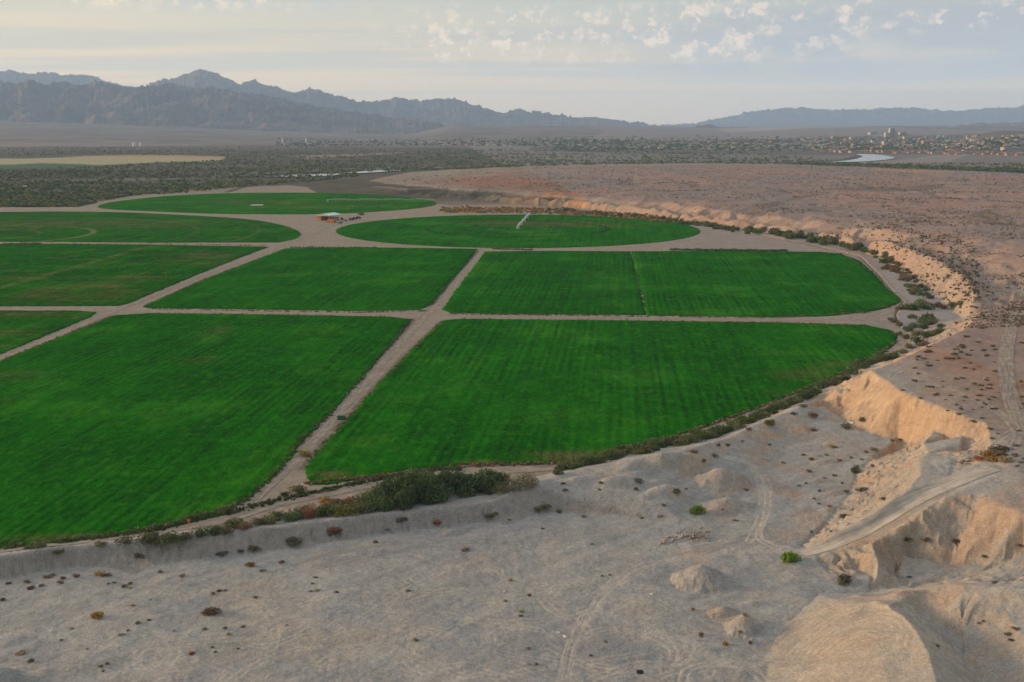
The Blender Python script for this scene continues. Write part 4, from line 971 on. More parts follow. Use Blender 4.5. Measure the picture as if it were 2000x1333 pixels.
def tree(px, py, wpx, hpx, kind, label, group=None, nl=3200, lobes=11, leaf=.024, name='bushy_tree'):
    """trunk and crown as parts under an Empty"""
    p = hit(px, py); dist = math.hypot(p[0], p[1]); w = wpx * dist / F; hgt = hpx * dist / F
    var = random.randrange(3); key = ('tree', kind, var, nl)
    if key not in _bush:
        v, f, cent = foliage(nl, leaf, lobes, 1.0, 900 + var * 7 + nl, .75)
        oc = mesh_np('crown', v, f, LM[kind]); v2, f2 = stems_np(cent, .02, var); ot = mesh_np('trunk', v2, f2, M_bark)
        _bush[key] = (oc.data, ot.data, float(v[:, 2].max())); bpy.data.objects.remove(oc); bpy.data.objects.remove(ot)
    mc, mtk, zt = _bush[key]
    e = empty(name, (p[0], p[1], p[2] - .1), random.uniform(0, 6.28), label, 'tree', group); e.scale = (w, w, hgt / zt)
    for nm, me in (('crown', mc), ('trunk', mtk)):
        o = bpy.data.objects.new(nm, me); COL.objects.link(o); o.parent = e
    return e

# big tamarisk clump by the perimeter road
G = 'big grey-green bushes crowded together beside the perimeter road'
for px, py, w, h, lb in ((752,991,70,52,'leftmost bushy tree of the big clump beside the perimeter road'),(790,988,88,72,'tallest rounded bushy tree at the front of the big clump'),(833,978,80,70,'dense bushy tree in the middle front of the big clump'),
                         (868,963,70,62,'bushy tree with a high crown at the back of the big clump'),(905,960,84,52,'broad bushy tree right of the high-crowned one in the clump'),(945,956,74,44,'low rounded bushy tree at the right end of the big clump'),(812,960,60,55,'bushy tree half hidden behind the front of the big clump')):
    tree(px, py, w * 1.08, h * .9, 'tamarisk', lb, G, nl=4200)
tree(993, 960, 48, 22, 'olive', 'small olive bush right of the big tree clump, by the quarry rim', nl=1500)
tree(1028, 948, 52, 25, 'dark', 'small dark bush above the quarry rim, right of the olive bush', nl=1500)
tree(957, 962, 40, 16, 'dark', 'flat dark bush in front of the small olive bush', nl=1500)
GB = 'mixed shrubs along the strip between perimeter road and quarry rim'
mixk = [(720,1000,40,'tamarisk'),(700,1002,44,'olive'),(672,1006,46,'yellow'),(650,1004,44,'olive'),(628,1008,40,'green'),(608,1012,30,'rust'),(590,1008,34,'tan'),(572,1016,40,'tamarisk'),(548,1014,36,'green'),(525,1022,36,'olive'),(505,1026,30,'dark'),
        (458,1032,40,'green'),(445,1040,34,'dark'),(480,1034,30,'brown'),(415,1042,34,'green'),(395,1045,34,'green'),(340,1056,34,'green'),(360,1052,30,'olive'),(315,1059,34,'olive'),(290,1055,40,'olive'),(200,1067,20,'olive'),(240,1060,26,'olive'),(115,1080,18,'olive'),(660,990,30,'brown'),(640,988,34,'gold'),(690,984,30,'rust'),(710,975,30,'olive'),(600,1000,30,'brown'),(680,996,40,'olive')]
nick = {'tamarisk':'grey-green','olive':'olive','yellow':'yellowish','green':'green','rust':'rusty red','tan':'tan','dark':'dark','brown':'brown','gold':'golden','grey':'grey','pale':'pale','lime':'lime green'}
for px, py, w, kd in mixk: bush(px, py, w * 1.15, kd, '%s shrub in the narrow strip between perimeter road and quarry rim' % nick[kd], GB, nl=700, leaf=.035, hs=.75, name='shrub')
for px, py, w, kd in ((375,1015,30,'green'),(435,1000,34,'green'),(405,1008,22,'green'),(460,1002,20,'olive'),(560,968,20,'green'),(583,962,34,'olive'),(595,890,26,'yellow'),(598,945,10,'gold'),(80,1070,34,'olive'),(60,1072,24,'green')):
    bush(px, py, w * 1.1, kd, '%s shrub on the field edge by the perimeter road' % nick[kd], 'shrubs on the near edge of the fields', nl=500, leaf=.04, hs=.6, name='shrub')
# unbroken brush band from the big clump up to the bluff
band = smooth_line([(1090,925),(1130,914),(1200,897),(1290,878),(1360,862),(1420,846),(1500,811),(1560,784),(1630,750),(1690,719),(1740,697)], 12)
bl = np.array(band); sl_ = np.concatenate([[0], np.cumsum(np.hypot(*np.diff(bl, axis=0).T))])
for k in range(150):
    s_ = (k + random.random()) / 150 * sl_[-1]; px = np.interp(s_, sl_, bl[:, 0]); py = np.interp(s_, sl_, bl[:, 1])
    jj = random.uniform(-9, 3); kd = random.choice(['olive','green','olive','tamarisk','tamarisk','brown' if px > 1600 else 'green'])
    bush(px, py + jj, random.uniform(18, 34) * (1.15 if px < 1450 else .9), kd, '%s shrub in the unbroken brush band between the big right field and the quarry' % nick[kd], 'brush band along the quarry rim', nl=420, leaf=.045, hs=.8, name='shrub')
# canyon shrubs and bluff foot trees
G = 'dark shrubs in the side canyon at the fields\' right corner'
cany = [(1758,605,18),(1770,603,24),(1785,606,26),(1800,600,30),(1812,604,26),(1830,600,22),(1845,603,20),(1862,599,20),(1876,597,18),(1800,632,30),(1812,626,28),(1822,634,30),(1805,642,24),(1785,640,22),(1770,648,24),(1760,636,20),(1745,630,20),(1790,655,26),(1805,660,24),(1820,655,26),(1835,650,20),(1790,670,26),(1775,680,22),(1800,676,22),(1765,690,20),(1745,700,18),(1740,626,14),(1780,622,16),(1838,640,18),(1757,655,16),(1770,662,20)]
for px, py, w in cany:
    kd = random.choice(['tamarisk','tamarisk','dark','olive','green','brown'])
    bush(px, py, w, kd, '%s shrub in the mouth of the side canyon beyond the right field corner' % nick[kd], G, nl=420, leaf=.045, name='shrub')
G = 'dark trees along the foot of the eroded bluffs'
footl = np.array(smooth_line([(1050,407),(1100,411),(1160,416),(1230,422),(1290,428),(1350,436),(1400,443),(1450,451),(1500,458),(1560,465),(1610,475),(1660,483),(1700,492)], 8))
sf = np.concatenate([[0], np.cumsum(np.hypot(*np.diff(footl, axis=0).T))])
for k in range(130):
    t_ = random.random() ** .75; px = np.interp(t_ * sf[-1], sf, footl[:, 0]); py = np.interp(t_ * sf[-1], sf, footl[:, 1]); dens = 1.3 if px > 1440 else .9
    kd = random.choice(['tamarisk','tamarisk','dark','green'])
    bush(px, py + (random.uniform(-5, 5) if px > 1430 else random.uniform(0, 6)), (random.uniform(12, 21) if px > 1440 else random.uniform(7, 14)) * (1.1 if px > 1440 else 1), kd, 'dark green tree in the line along the foot of the eroded bluffs', G, nl=260, leaf=.06, hs=.85, name='bushy_tree', cat='tree')
for k in range(60):
    t_ = random.random(); P_ = [(1690,490),(1720,515),(1745,540),(1768,560),(1785,580)]; i_ = min(3, int(t_ * 4)); f_ = t_ * 4 - i_
    px = P_[i_][0] * (1 - f_) + P_[i_ + 1][0] * f_ + random.uniform(2, 34); py = P_[i_][1] * (1 - f_) + P_[i_ + 1][1] * f_ + random.uniform(-6, 6)
    kd = random.choice(['tamarisk','dark','olive','brown'])
    bush(px, py, random.uniform(9, 20), kd, '%s shrub at the foot of the gullied slope right of the curving road' % nick[kd], 'shrubs at the foot of the gullied slope', nl=260, leaf=.06, hs=.75, name='shrub')
# hedge rows between fields
for x0, x1, y0, y1, nn, w, lb in ((1308,1535,489,491,46,10,'dark hedge bush in the long row behind the right-hand striped field'),(960,1040,487,489,14,8,'dark hedge bush in the short row left of the long one'),(566,735,484,485,22,7,'low dark bush in the row along the top of the four-sided field'),(2,80,478,476,14,7,'low dark bush on the bank by the left edge pivot field')):
    for k in range(nn):
        t_ = (k + .5) / nn; bush(x0 + (x1 - x0) * t_, y0 + (y1 - y0) * t_ + random.uniform(-.5, .5), w * random.uniform(.8, 1.3), random.choice(['tamarisk', 'dark']), lb, lb.replace('bush', 'bushes'), nl=160, leaf=.07, hs=.65, name='hedge_bush', cat='hedge bush')

# single shrubs of the quarry
special = [(1543,1098,36,'lime','bright green round bush at the foot of the dirt ramp',.95,900),(1652,1138,38,'dark','dark green ragged bush below the dirt ramp',.8,900),(1360,1003,30,'lime','yellow-green round bush below the small twin mounds',.85,800),(1502,829,26,'yellow','yellow bush just inside the quarry rim',.65,700),
 (189,1207,24,'gold','golden round bush alone on the lower left quarry floor',.8,600),(412,1198,34,'brown','brown bush on a pale sand hummock, left of centre',.6,600),(488,1106,18,'gold','orange-gold bush below the embankment face',.75,400),(1352,1191,12,'rust','small bright orange-red bush left of the double hummock',.8,300),(1418,1259,18,'gold','orange bush in front of the double hummock',.7,400),
 (1370,1242,14,'dark','small dark green bush left of the orange one',.8,300),(852,1023,16,'rust','rust-coloured bush at the foot of the embankment',.85,400),(912,1075,22,'tan','pale tan bush with an orange base in mid floor',.45,300),(573,1062,32,'grey','large grey twiggy bush on the embankment face',.7,500),(655,1043,28,'brown','reddish brown bush on the embankment face',.8,500),
 (1321,962,20,'dark','dark bush left of the small mound',.7,400),(1248,942,18,'grey','grey bush on the ridge above the reddish bank',.8,400),(1060,994,34,'dark','dark spreading bush in the corner of the bank',.45,500),(1093,1001,13,'dark','upright dark bush right of the spreading one',1.0,300),(957,1010,22,'grey','grey bush in the angle of the embankment',.7,400),(786,1018,22,'grey','sparse grey bush near the big clump on the embankment face',.8,400),
 (1658,836,24,'dark','dark bush in the hollow beside the white pipe',.6,400),(1684,822,16,'grey','grey bush on the edge of the hollow',.8,300),(1585,814,22,'brown','brown bush left of the hollow',.7,400),(1685,958,26,'grey','wide grey bush below the lit scarp',.5,400),(1648,1011,20,'olive','olive bush near the ramp edge',.7,400),(1672,921,24,'olive','grey-olive round bush halfway up the lit scarp foot',.7,400),(1772,1056,20,'dark','left of two dark bushes in the pit below the ramp',.8,300),(1808,1057,18,'dark','right of two dark bushes in the pit below the ramp',.8,300),(1870,1060,20,'brown','brown bush on the pit wall',.5,300),
 (1374,902,12,'grey','little grey bush on the ridge above the twin mounds',.8,250),(1457,958,11,'brown','small brown bush beside the curving wheel tracks',.7,250),(1627,874,16,'yellow','yellowish low bush in the rough ground below the buff slope',.5,300),(1503,870,10,'grey','tiny grey bush by the start of the wheel tracks',.7,200)]
for px, py, w, kd, lb, hs, nl in special: bush(px, py, w, kd, lb, None, nl=nl, hs=hs, leaf=.04 if nl > 600 else .055)
floorb = [(550,1100,14,'brown'),(512,1116,12,'dark'),(616,1129,10,'dark'),(610,1141,8,'dark'),(658,1158,10,'dark'),(259,1184,10,'gold'),(356,1126,14,'tan'),(314,1119,12,'tan'),(196,1124,20,'gold'),(208,1125,14,'brown'),(149,1126,13,'brown'),(118,1139,13,'brown'),(123,1131,12,'brown'),(93,1129,15,'brown'),(105,1124,10,'brown'),(54,1138,14,'brown'),(61,1151,17,'brown'),(81,1145,11,'brown'),(17,1141,11,'grey'),(4,1172,14,'dark'),(243,1147,13,'brown'),(254,1141,10,'brown'),(212,1141,8,'tan'),(223,1139,8,'olive'),(255,1150,8,'tan'),
 (41,1278,20,'tan'),(62,1292,16,'olive'),(236,1241,12,'pale'),(447,1240,12,'pale'),(499,1168,11,'olive'),(374,1278,14,'rust'),(620,1154,12,'pale'),(607,1156,9,'pale'),(757,1036,12,'tan'),(733,1060,12,'brown'),(995,1017,9,'rust'),(1140,1010,13,'tan'),(1253,1013,8,'yellow'),(1291,1010,12,'tan'),(1061,1034,10,'tan'),(998,1135,12,'tan'),(797,1155,13,'pale'),(1018,1196,12,'pale'),(1017,1204,11,'tan'),(985,1175,11,'tan'),(1034,1164,11,'rust'),(812,1251,14,'pale'),(1032,1268,11,'pale'),(1048,1298,9,'rust'),(1033,1298,10,'pale'),(1153,1281,9,'dark'),(1183,1254,9,'tan'),(1156,1064,9,'pale'),(1176,1126,7,'tan'),(1191,1124,7,'rust'),
 (295,1172,6,'tan'),(120,1252,9,'tan'),(140,1228,8,'pale'),(170,1268,6,'pale'),(560,1222,6,'tan'),(340,1233,7,'pale'),(400,1230,10,'olive'),(440,1228,10,'olive'),(475,1225,9,'olive'),(270,1218,12,'olive'),(290,1212,9,'olive'),(250,1232,8,'olive'),(416,1160,12,'tan'),(428,1156,12,'brown'),(440,1154,9,'tan'),(196,1302,10,'tan'),(210,1298,9,'rust'),(202,1312,8,'brown'),(415,1265,8,'brown'),(421,1274,8,'olive'),(465,1268,7,'brown')]
for px, py, w, kd in floorb:
    side = 'left part of the ' if px < 560 else ('middle part of the ' if px < 1150 else 'right part of the ')
    bush(px, py, w, kd, 'small %s tuft on the %sopen quarry floor' % (nick[kd], side), 'small tufts scattered over the open quarry floor', nl=170, hs=.65, leaf=.07)
slopeb = [(433,1083,22,'grey'),(470,1078,14,'dark'),(497,1074,24,'dark'),(272,1088,20,'brown'),(957,1012,12,'tan'),(970,1004,14,'tan'),(1102,960,14,'dark'),(1100,946,10,'dark'),(1170,958,9,'dark'),(1172,944,11,'olive'),(1243,957,13,'dark'),(1340,956,8,'dark'),(1295,988,11,'dark'),(1585,1040,9,'brown'),(1623,1040,9,'dark')]
for px, py, w, kd in slopeb: bush(px, py, w, kd, '%s shrub on the earth banks around the quarry floor' % nick[kd], 'shrubs on the quarry banks', nl=300, hs=.7, leaf=.055)
rough = [(1569,795,16,'dark'),(1591,842,14,'brown'),(1551,810,14,'grey'),(1462,840,14,'brown'),(1402,870,11,'brown'),(1421,870,11,'brown'),(1356,885,16,'brown'),(1396,892,14,'grey'),(1450,863,9,'dark'),(1585,898,12,'brown'),(1579,922,12,'dark'),(1708,881,15,'dark'),(1691,884,9,'dark'),(1683,899,9,'dark'),(1759,861,10,'dark'),(1743,862,9,'dark'),(1703,911,9,'brown'),(1653,961,12,'olive'),(1723,975,14,'brown'),(1436,1018,11,'tan'),(1412,996,8,'rust'),(1560,950,8,'yellow'),(1575,945,8,'yellow'),(1590,975,8,'yellow'),(1570,890,8,'yellow'),(1610,935,8,'rust'),(1640,900,9,'rust'),(1630,930,9,'olive'),(1600,960,8,'brown'),(1645,945,8,'brown'),(1615,890,8,'gold'),(1662,895,8,'brown'),(1530,905,8,'olive'),(1465,1257,12,'brown'),(1447,1236,12,'tan'),(1455,1202,10,'gold'),(1620,990,9,'rust'),(1600,985,8,'tan'),(1550,770,8,'dark')]
for px, py, w, kd in rough: bush(px, py, w, kd, '%s shrub in the rough ground between the rim brush and the lit scarp' % nick[kd], 'shrubs in the rough quarry ground', nl=240, hs=.7, leaf=.06)
for px, py, w, kd in ((1925,1089,11,'dark'),(1991,1066,13,'brown'),(1942,1139,13,'dark'),(1920,1214,9,'grey'),(1967,1240,15,'brown'),(1975,1251,11,'brown'),(1985,1230,15,'brown'),(1912,1218,9,'grey'),(1905,1345,12,'grey'),(1830,1262,12,'grey'),(1775,1128,10,'olive')):
    bush(px, py, w, kd, '%s shrub on the slopes of the pit in the lower right corner' % nick[kd], 'shrubs on the lower right pit slopes', nl=240, hs=.6, leaf=.06)
G = 'dark shrubs scattered on the plateau beside the wide track'
for k in range(95):
    for _ in range(20):
        px, py = random.uniform(1760, 2000), random.uniform(640, 990)
        p = hit(px, py)
        if p and 15.2 < p[2] < 19 and not (1945 < px < 1990 and py < 840): break
    else: continue
    bush(px, py, random.uniform(5, 13), random.choice(['dark','grey','brown','dark']), 'small dark shrub scattered on the plateau beside the wide track', G, nl=170, hs=.6, leaf=.07)
# heap of cut brush on the plateau
e = hit(1932, 893); hp = empty('brush_pile', (e[0], e[1], e[2]), 0, 'heap of dry orange-brown brush on the plateau above the pit', 'brush pile')
for dx_, dy_, w, kd in ((-5, 3, 6, 'brown'), (0, 2, 7, 'gold'), (4, 4, 7, 'dark'), (7, 6, 6, 'dark'), (0, -3, 6, 'gold'), (2, -6, 6, 'tan'), (-3, 0, 5, 'rust'), (3, 0, 6, 'brown')):
    o = bpy.data.objects.new('branches', bush_mesh(kd, random.randrange(4), 420, .045, 6, .8)); COL.objects.link(o); o.parent = hp
    o.location = (dx_, dy_, float(gh(e[0] + dx_, e[1] + dy_)) - e[2] - .1); o.scale = (w, w, w * .42); o.rotation_euler = (0, 0, random.uniform(0, 6))
print('shrubs', time.time() - T0)

# ---- uncounted scrub, one object each
def scatter(name, xs, ys, sizes, colr, label, hs=.7, nf=7, seed=0, zoff=0.0, jit=.25, cat='scrub'):
    g = np.random.default_rng(seed); k = len(xs); zs = gh(xs, ys) + zoff
    # each clump: nf little tilted quads
    c = np.stack([xs, ys, zs], 1)[:, None, :] + g.normal(size=(k, nf, 3)) * (sizes[:, None, None] * np.array((.28, .28, .18)))
    c[:, :, 2] = np.maximum(c[:, :, 2], zs[:, None]) + sizes[:, None] * hs * .30
    a = g.normal(size=(k, nf, 3)); a[:, :, 2] = a[:, :, 2] * .6 ; a /= np.linalg.norm(a, axis=2)[..., None]
    b = np.cross(a, g.normal(size=(k, nf, 3))); b /= np.linalg.norm(b, axis=2)[..., None]
    s = (sizes[:, None, None] * .30) * g.uniform(.7, 1.3, (k, nf, 1)); a = a * s; b = b * s * .9
    v = np.stack([c - a - b, c + a - b, c + a + b, c - a + b], 2).reshape(-1, 3)
    f = np.arange(k * nf * 4).reshape(-1, 4)
    o = mesh_np(name, v, f, LM[colr]); return tag(o, label, cat, kind='stuff')
def rnd_band(nn, pxr, pyr, z=16.0, test=None, seed=0):
    g = np.random.default_rng(seed); px = g.uniform(*pxr, nn); py = g.uniform(*pyr, nn)
    t = (px - 1000) / F; yv = (py - 666.5) / F; Dz = -SP - yv * CP; tt = (z - H) / Dz
    return t * tt, (CP - yv * SP) * tt
x_, y_ = rnd_band(170000, (640, 2120), (322, 640), 17, seed=1)
zz_ = gh(x_, y_); ds = fbm(x_ / 120, y_ / 60, 4, 801); k = (zz_ > 9) & (zz_ < 24) & (rng.random(len(x_)) < .12 + 1.1 * np.clip(ds, -.1, .6) + .9 * ridged((x_ + y_ * .35) / 260 + fbm(x_ / 300, y_ / 300, 3, 5) * .8, (y_ - x_ * .35) / 900, 4, 91) ** 6)
x_, y_ = x_[k], y_[k]; g = np.random.default_rng(3)
scatter('desert_scrub', x_[::2], y_[::2], g.lognormal(-.18, .32, len(x_[::2])) * (.8 + y_[::2] / 2500), 'dark', 'dark creosote scrub dotted all over the plateau', nf=4, seed=4)
scatter('desert_scrub', x_[1::2], y_[1::2], g.lognormal(-.18, .32, len(x_[1::2])) * (.8 + y_[1::2] / 2500), 'brown', 'dry brown scrub dotted all over the plateau', nf=4, seed=5)
# dense thicket at the left behind the round fields
x_, y_ = rnd_band(16000, (-250, 700), (336, 412), 0, seed=6)
PXl = 1000 + F * x_ / (y_ * CP + H * SP); PYl = 246 + H * F / y_
lim = np.interp(PXl, [-250, 0, 190, 260, 420, 560, 700], [412, 410, 402, 384, 366, 354, 350])
k = (PYl < lim + 2) & (gh(x_, y_) < 5) & ~in_poly(x_, y_, fieldpoly); dn = fbm(x_ / 300, y_ / 90, 4, 811); band_ = 1 - .75 * ((PYl > 346) & (PYl < 352)); k &= rng.random(len(x_)) < (.55 + 1.2 * dn) * band_
x_, y_ = x_[k], y_[k]
scatter('riverside_thicket', x_[::2], y_[::2], g.uniform(3, 6.5, len(x_[::2])), 'tamarisk', 'dense grey-green thicket behind the left fields', nf=10, seed=7)
scatter('riverside_thicket', x_[1::2], y_[1::2], g.uniform(3, 6, len(x_[1::2])), 'olive', 'olive brush mixed through the thicket behind the left fields', nf=10, seed=8)
x_, y_ = rnd_band(26000, (-250, 2250), (285, 337), 0, seed=9)
PXl = 1000 + F * x_ / (y_ * CP + H * SP); PYl = 246 + H * F / y_
top = np.interp(PXl, [-250, 500, 900, 1400, 1700, 2250], [290, 288, 290, 292, 318, 318]); k = (PYl > top) & (gh(x_, y_) < 9)
dn = fbm(x_ / 500, y_ / 160, 4, 821); k &= rng.random(len(x_)) < .40 + 1.3 * dn
k &= ~in_poly(x_, y_, Upts([(-300,312),(200,303),(440,305),(440,314),(300,319),(215,326),(-300,338)])) & ~in_poly(x_, y_, Upts([(1600,317),(1684,299),(1780,298),(1850,300),(1850,319),(1700,320)]))
x_, y_ = x_[k], y_[k]
scatter('valley_brush', x_[::2], y_[::2], g.uniform(4, 8, len(x_[::2])), 'tamarisk', 'dark brush covering the river flats', nf=6, seed=10)
scatter('valley_brush', x_[1::2], y_[1::2], g.uniform(4, 8, len(x_[1::2])), 'olive', 'dry olive brush covering the river flats', nf=6, seed=11)
x_, y_ = rnd_band(3000, (1560, 2200), (322, 341), 0, seed=12); k = gh(x_, y_) < 6
PXl = 1000 + F * x_ / (y_ * CP + H * SP); PYl = 246 + H * F / y_
mid_ = np.interp(PXl, [1560, 1750, 2000, 2200], [322, 325, 334, 338]); k &= np.abs(PYl - mid_) < 3.2
scatter('valley_brush', x_[k], y_[k], g.uniform(6, 12, k.sum()), 'green', 'green belt of bushes beyond the plateau on the right', nf=8, seed=13)
x_, y_ = rnd_band(5000, (860, 1460), (396, 447), 0, seed=14); PXl = 1000 + F * x_ / (y_ * CP + H * SP); PYl = 246 + H * F / y_
u_ = np.interp(PXl, [860, 1000, 1100, 1250, 1380, 1460], [408, 408, 412, 421, 434, 446]); k = (np.abs(PYl - u_) < 5) & (gh(x_, y_) < 3)
x_, y_ = x_[k], y_[k]; scatter('dry_brush', x_[::3], y_[::3], g.uniform(2, 4, len(x_[::3])), 'gold', 'golden dry brush at the foot of the bluffs', nf=6, seed=15)
scatter('dry_brush', x_[1::3], y_[1::3], g.uniform(2, 4, len(x_[1::3])), 'rust', 'rust-coloured dry brush at the foot of the bluffs', nf=6, seed=16)
scatter('dry_brush', x_[2::3], y_[2::3], g.uniform(2, 5, len(x_[2::3])), 'olive', 'olive brush at the foot of the bluffs', nf=6, seed=17)
# scrub on the bluff slopes
x_, y_ = rnd_band(5000, (1560, 1910), (445, 600), 8, seed=18); z_ = gh(x_, y_); k = (z_ > .8) & (z_ < 15.5)
x_, y_ = x_[k][:800], y_[k][:800]; scatter('slope_scrub', x_, y_, g.uniform(.8, 2.2, len(x_)), 'dark', 'dark scrub dotted over the gullied slope', nf=7, seed=19)
# verge weeds along the perimeter road
vl = np.array(smooth_line([(-100,1074),(150,1057),(300,1036),(440,1004),(560,975),(640,957),(740,937),(830,920),(900,917)], 10)); g = np.random.default_rng(20)
t_ = g.uniform(0, len(vl) - 1, 900); px = np.interp(t_, np.arange(len(vl)), vl[:, 0]); py = np.interp(t_, np.arange(len(vl)), vl[:, 1]) + g.normal(0, 2.0, 900)
q = np.array([U(a, b) for a, b in zip(px, py)]); scatter('verge_weeds', q[:, 0], q[:, 1], g.uniform(.5, 1.3, 900), 'green', 'low green weeds along the near edge of the fields', nf=6, seed=21, cat='weeds')
ev = [([(803,625),(742,698),(655,798),(590,858),(540,925),(470,985)], 420, 'green'), ([(868,627),(790,700),(690,808),(598,912)], 260, 'olive'), ([(0,707),(225,617)], 160, 'olive'), ([(283,600),(400,547),(560,486)], 300, 'olive'),
      ([(936,490),(872,560),(842,598)], 160, 'green'), ([(285,604),(500,608),(700,611),(835,608)], 160, 'olive'), ([(870,614),(1100,617),(1500,622),(1700,611)], 260, 'olive'), ([(300,613),(760,620)], 130, 'brown'), ([(900,624),(1500,631),(1690,637)], 260, 'brown'),
      ([(1150,902),(1320,854),(1500,791),(1680,714),(1752,668)], 420, 'brown'), ([(0,1073),(280,1038),(470,986)], 260, 'olive'), ([(600,946),(720,934),(920,911),(1100,906)], 300, 'brown'), ([(1640,495),(1706,534),(1758,588)], 120, 'olive'), ([(0,477),(300,477),(525,481)], 150, 'olive')]
ex_, ey_ = {}, {}
for ln, nn, kd in ev:
    q = np.array(Upts(ln)); t_ = g.uniform(0, len(q) - 1, nn); a_ = np.interp(t_, np.arange(len(q)), q[:, 0]) + g.normal(0, .7, nn); b_ = np.interp(t_, np.arange(len(q)), q[:, 1]) + g.normal(0, .7, nn)
    ex_.setdefault(kd, []).append(a_); ey_.setdefault(kd, []).append(b_)
for kd in ex_:
    a_, b_ = np.concatenate(ex_[kd]), np.concatenate(ey_[kd]); scatter('verge_weeds', a_, b_, g.uniform(.5, 1.5, len(a_)), kd, nick[kd] + ' weeds straggling along the edges of the crop fields', nf=5, seed=51, cat='weeds')
# pebbles and clods along the rim and on the floor
g = np.random.default_rng(23)
def clods(line, nn, spread, smin, smax, label, mat, seed):
    l = np.array(line); t_ = g.uniform(0, len(l) - 1, nn); px = np.interp(t_, np.arange(len(l)), l[:, 0]); py = np.interp(t_, np.arange(len(l)), l[:, 1]) + g.normal(0, spread, nn)
    V_, F_ = [], []
    for a, b in zip(px, py):
        p = hit(a, b)
        if p is None: continue
        s = g.uniform(smin, smax); bb = len(V_); base = [(1,0,0),(0,1,0),(-1,0,0),(0,-1,0),(0,0,1),(0,0,-.3)]
        for v in base: V_.append((p[0] + v[0] * s * g.uniform(.6, 1.3), p[1] + v[1] * s * g.uniform(.6, 1.3), p[2] + v[2] * s * g.uniform(.5, .9)))
        for f in ((0,1,4),(1,2,4),(2,3,4),(3,0,4),(1,0,5),(2,1,5),(3,2,5),(0,3,5)): F_.append([bb + i for i in f])
    o = mesh_np('rubble', V_, F_, mat); return tag(o, label, 'rubble', kind='stuff')
M_clod = simple('earth_clod', (.36, .31, .26), .95, .15, 2)
clods([(200,1062),(300,1052),(440,1036),(600,1013),(760,998),(900,985)], 170, 4, .2, .65, 'pale clods strewn along the top of the embankment', M_clod, 1)
clods([(1290,1060),(1330,1048),(1375,1044),(1385,1050)], 160, 5, .2, .8, 'broken rubble heaped in the middle of the quarry', M_clod, 2)
clods([(1060,985),(1250,1000)], 120, 8, .12, .4, 'crumbled earth on the reddish bank', M_clod, 3)
clods([(0,1230),(700,1200),(1350,1260)], 260, 60, .06, .2, 'small stones scattered over the quarry floor', M_clod, 4)
clods([(1500,950),(1700,930)], 200, 50, .1, .4, 'stones scattered below the lit scarp', M_clod, 5)
print('stuff', time.time() - T0)

# ------------------------------------------------------------------ hay shed, stacks and farm things
M_roof = simple('sheet_metal_roof', (.62, .70, .76), .35, .05, .5, .3, .5); M_post = simple('painted_steel', (.45, .44, .42), .6, .1, 1)
M_hay = simple('stacked_hay', (.42, .20, .09), .95, .28, .8); M_hay2 = simple('pale_hay', (.34, .24, .11), .95, .25, .8); M_darkm = simple('rusty_machine', (.05, .045, .042), .8, .3, 1)
M_white = simple('white_paint', (.75, .75, .72), .5, .05, 1); M_galv = simple('galvanised_steel', (.62, .66, .66), .45, .08, 1, .2, .5); M_tyre = simple('tyre_rubber', (.02, .02, .02), .9, .1, 2)
M_black = simple('black_plastic', (.012, .012, .013), .6, .1, 2); M_wood = simple('weathered_wood', (.16, .12, .09), .9, .2, 1)
def at0(px, py, z=0.0): return U(px, py, z)
c = at0(642, 430); sc_ = math.hypot(*c) / F         # metres per photo pixel there
shed = empty('hay_shed', (c[0], c[1], 0), R(-28), 'open-sided hay shed with a pale blue metal roof beyond the round field', 'shed')
Ls, Ws, Hs = 25.0, 20.0, 6.6
mb = MB(); rz = 2.0
mb.poly([(-Ws/2-1, -Ls/2, Hs), (0, -Ls/2, Hs + rz), (Ws/2+1, -Ls/2, Hs), (Ws/2+1, Ls/2, Hs), (0, Ls/2, Hs + rz), (-Ws/2-1, Ls/2, Hs),
         (-Ws/2-1, -Ls/2, Hs-.2), (0, -Ls/2, Hs + rz-.2), (Ws/2+1, -Ls/2, Hs-.2), (Ws/2+1, Ls/2, Hs-.2), (0, Ls/2, Hs + rz-.2), (-Ws/2-1, Ls/2, Hs-.2)],
        [(0,1,4,5),(1,2,3,4),(6,11,10,7),(7,10,9,8),(0,6,7,1),(1,7,8,2),(3,9,10,4),(4,10,11,5),(0,5,11,6),(2,8,9,3)])
mb.build('roof', M_roof, shed)
mb = MB(); mb.poly([(-Ws/2, -Ls/2+.3, Hs-.9), (Ws/2, -Ls/2+.3, Hs-.9), (Ws/2, -Ls/2+.3, Hs-.3), (0, -Ls/2+.3, Hs+rz-.5), (-Ws/2, -Ls/2+.3, Hs-.3), (-Ws/2, -Ls/2+.5, Hs-.9), (Ws/2, -Ls/2+.5, Hs-.9), (Ws/2, -Ls/2+.5, Hs-.3), (0, -Ls/2+.5, Hs+rz-.5), (-Ws/2, -Ls/2+.5, Hs-.3)], [(0,1,2,3,4),(9,8,7,6,5),(0,5,6,1),(1,6,7,2),(2,7,8,3),(3,8,9,4),(4,9,5,0)])
mb.build('gable', M_post, shed)
for sx in (-1, 1):
    for k in range(6):
        mb = MB(); mb.box((sx * Ws / 2, -Ls/2 + .8 + k * (Ls - 1.6) / 5, Hs / 2 - .1), (.35, .35, Hs - .2)); mb.build('post', M_post, shed)
cr, sr = math.cos(R(-28)), math.sin(R(-28))
def shed_w(x, y): return (c[0] + x * cr - y * sr, c[1] + x * sr + y * cr)
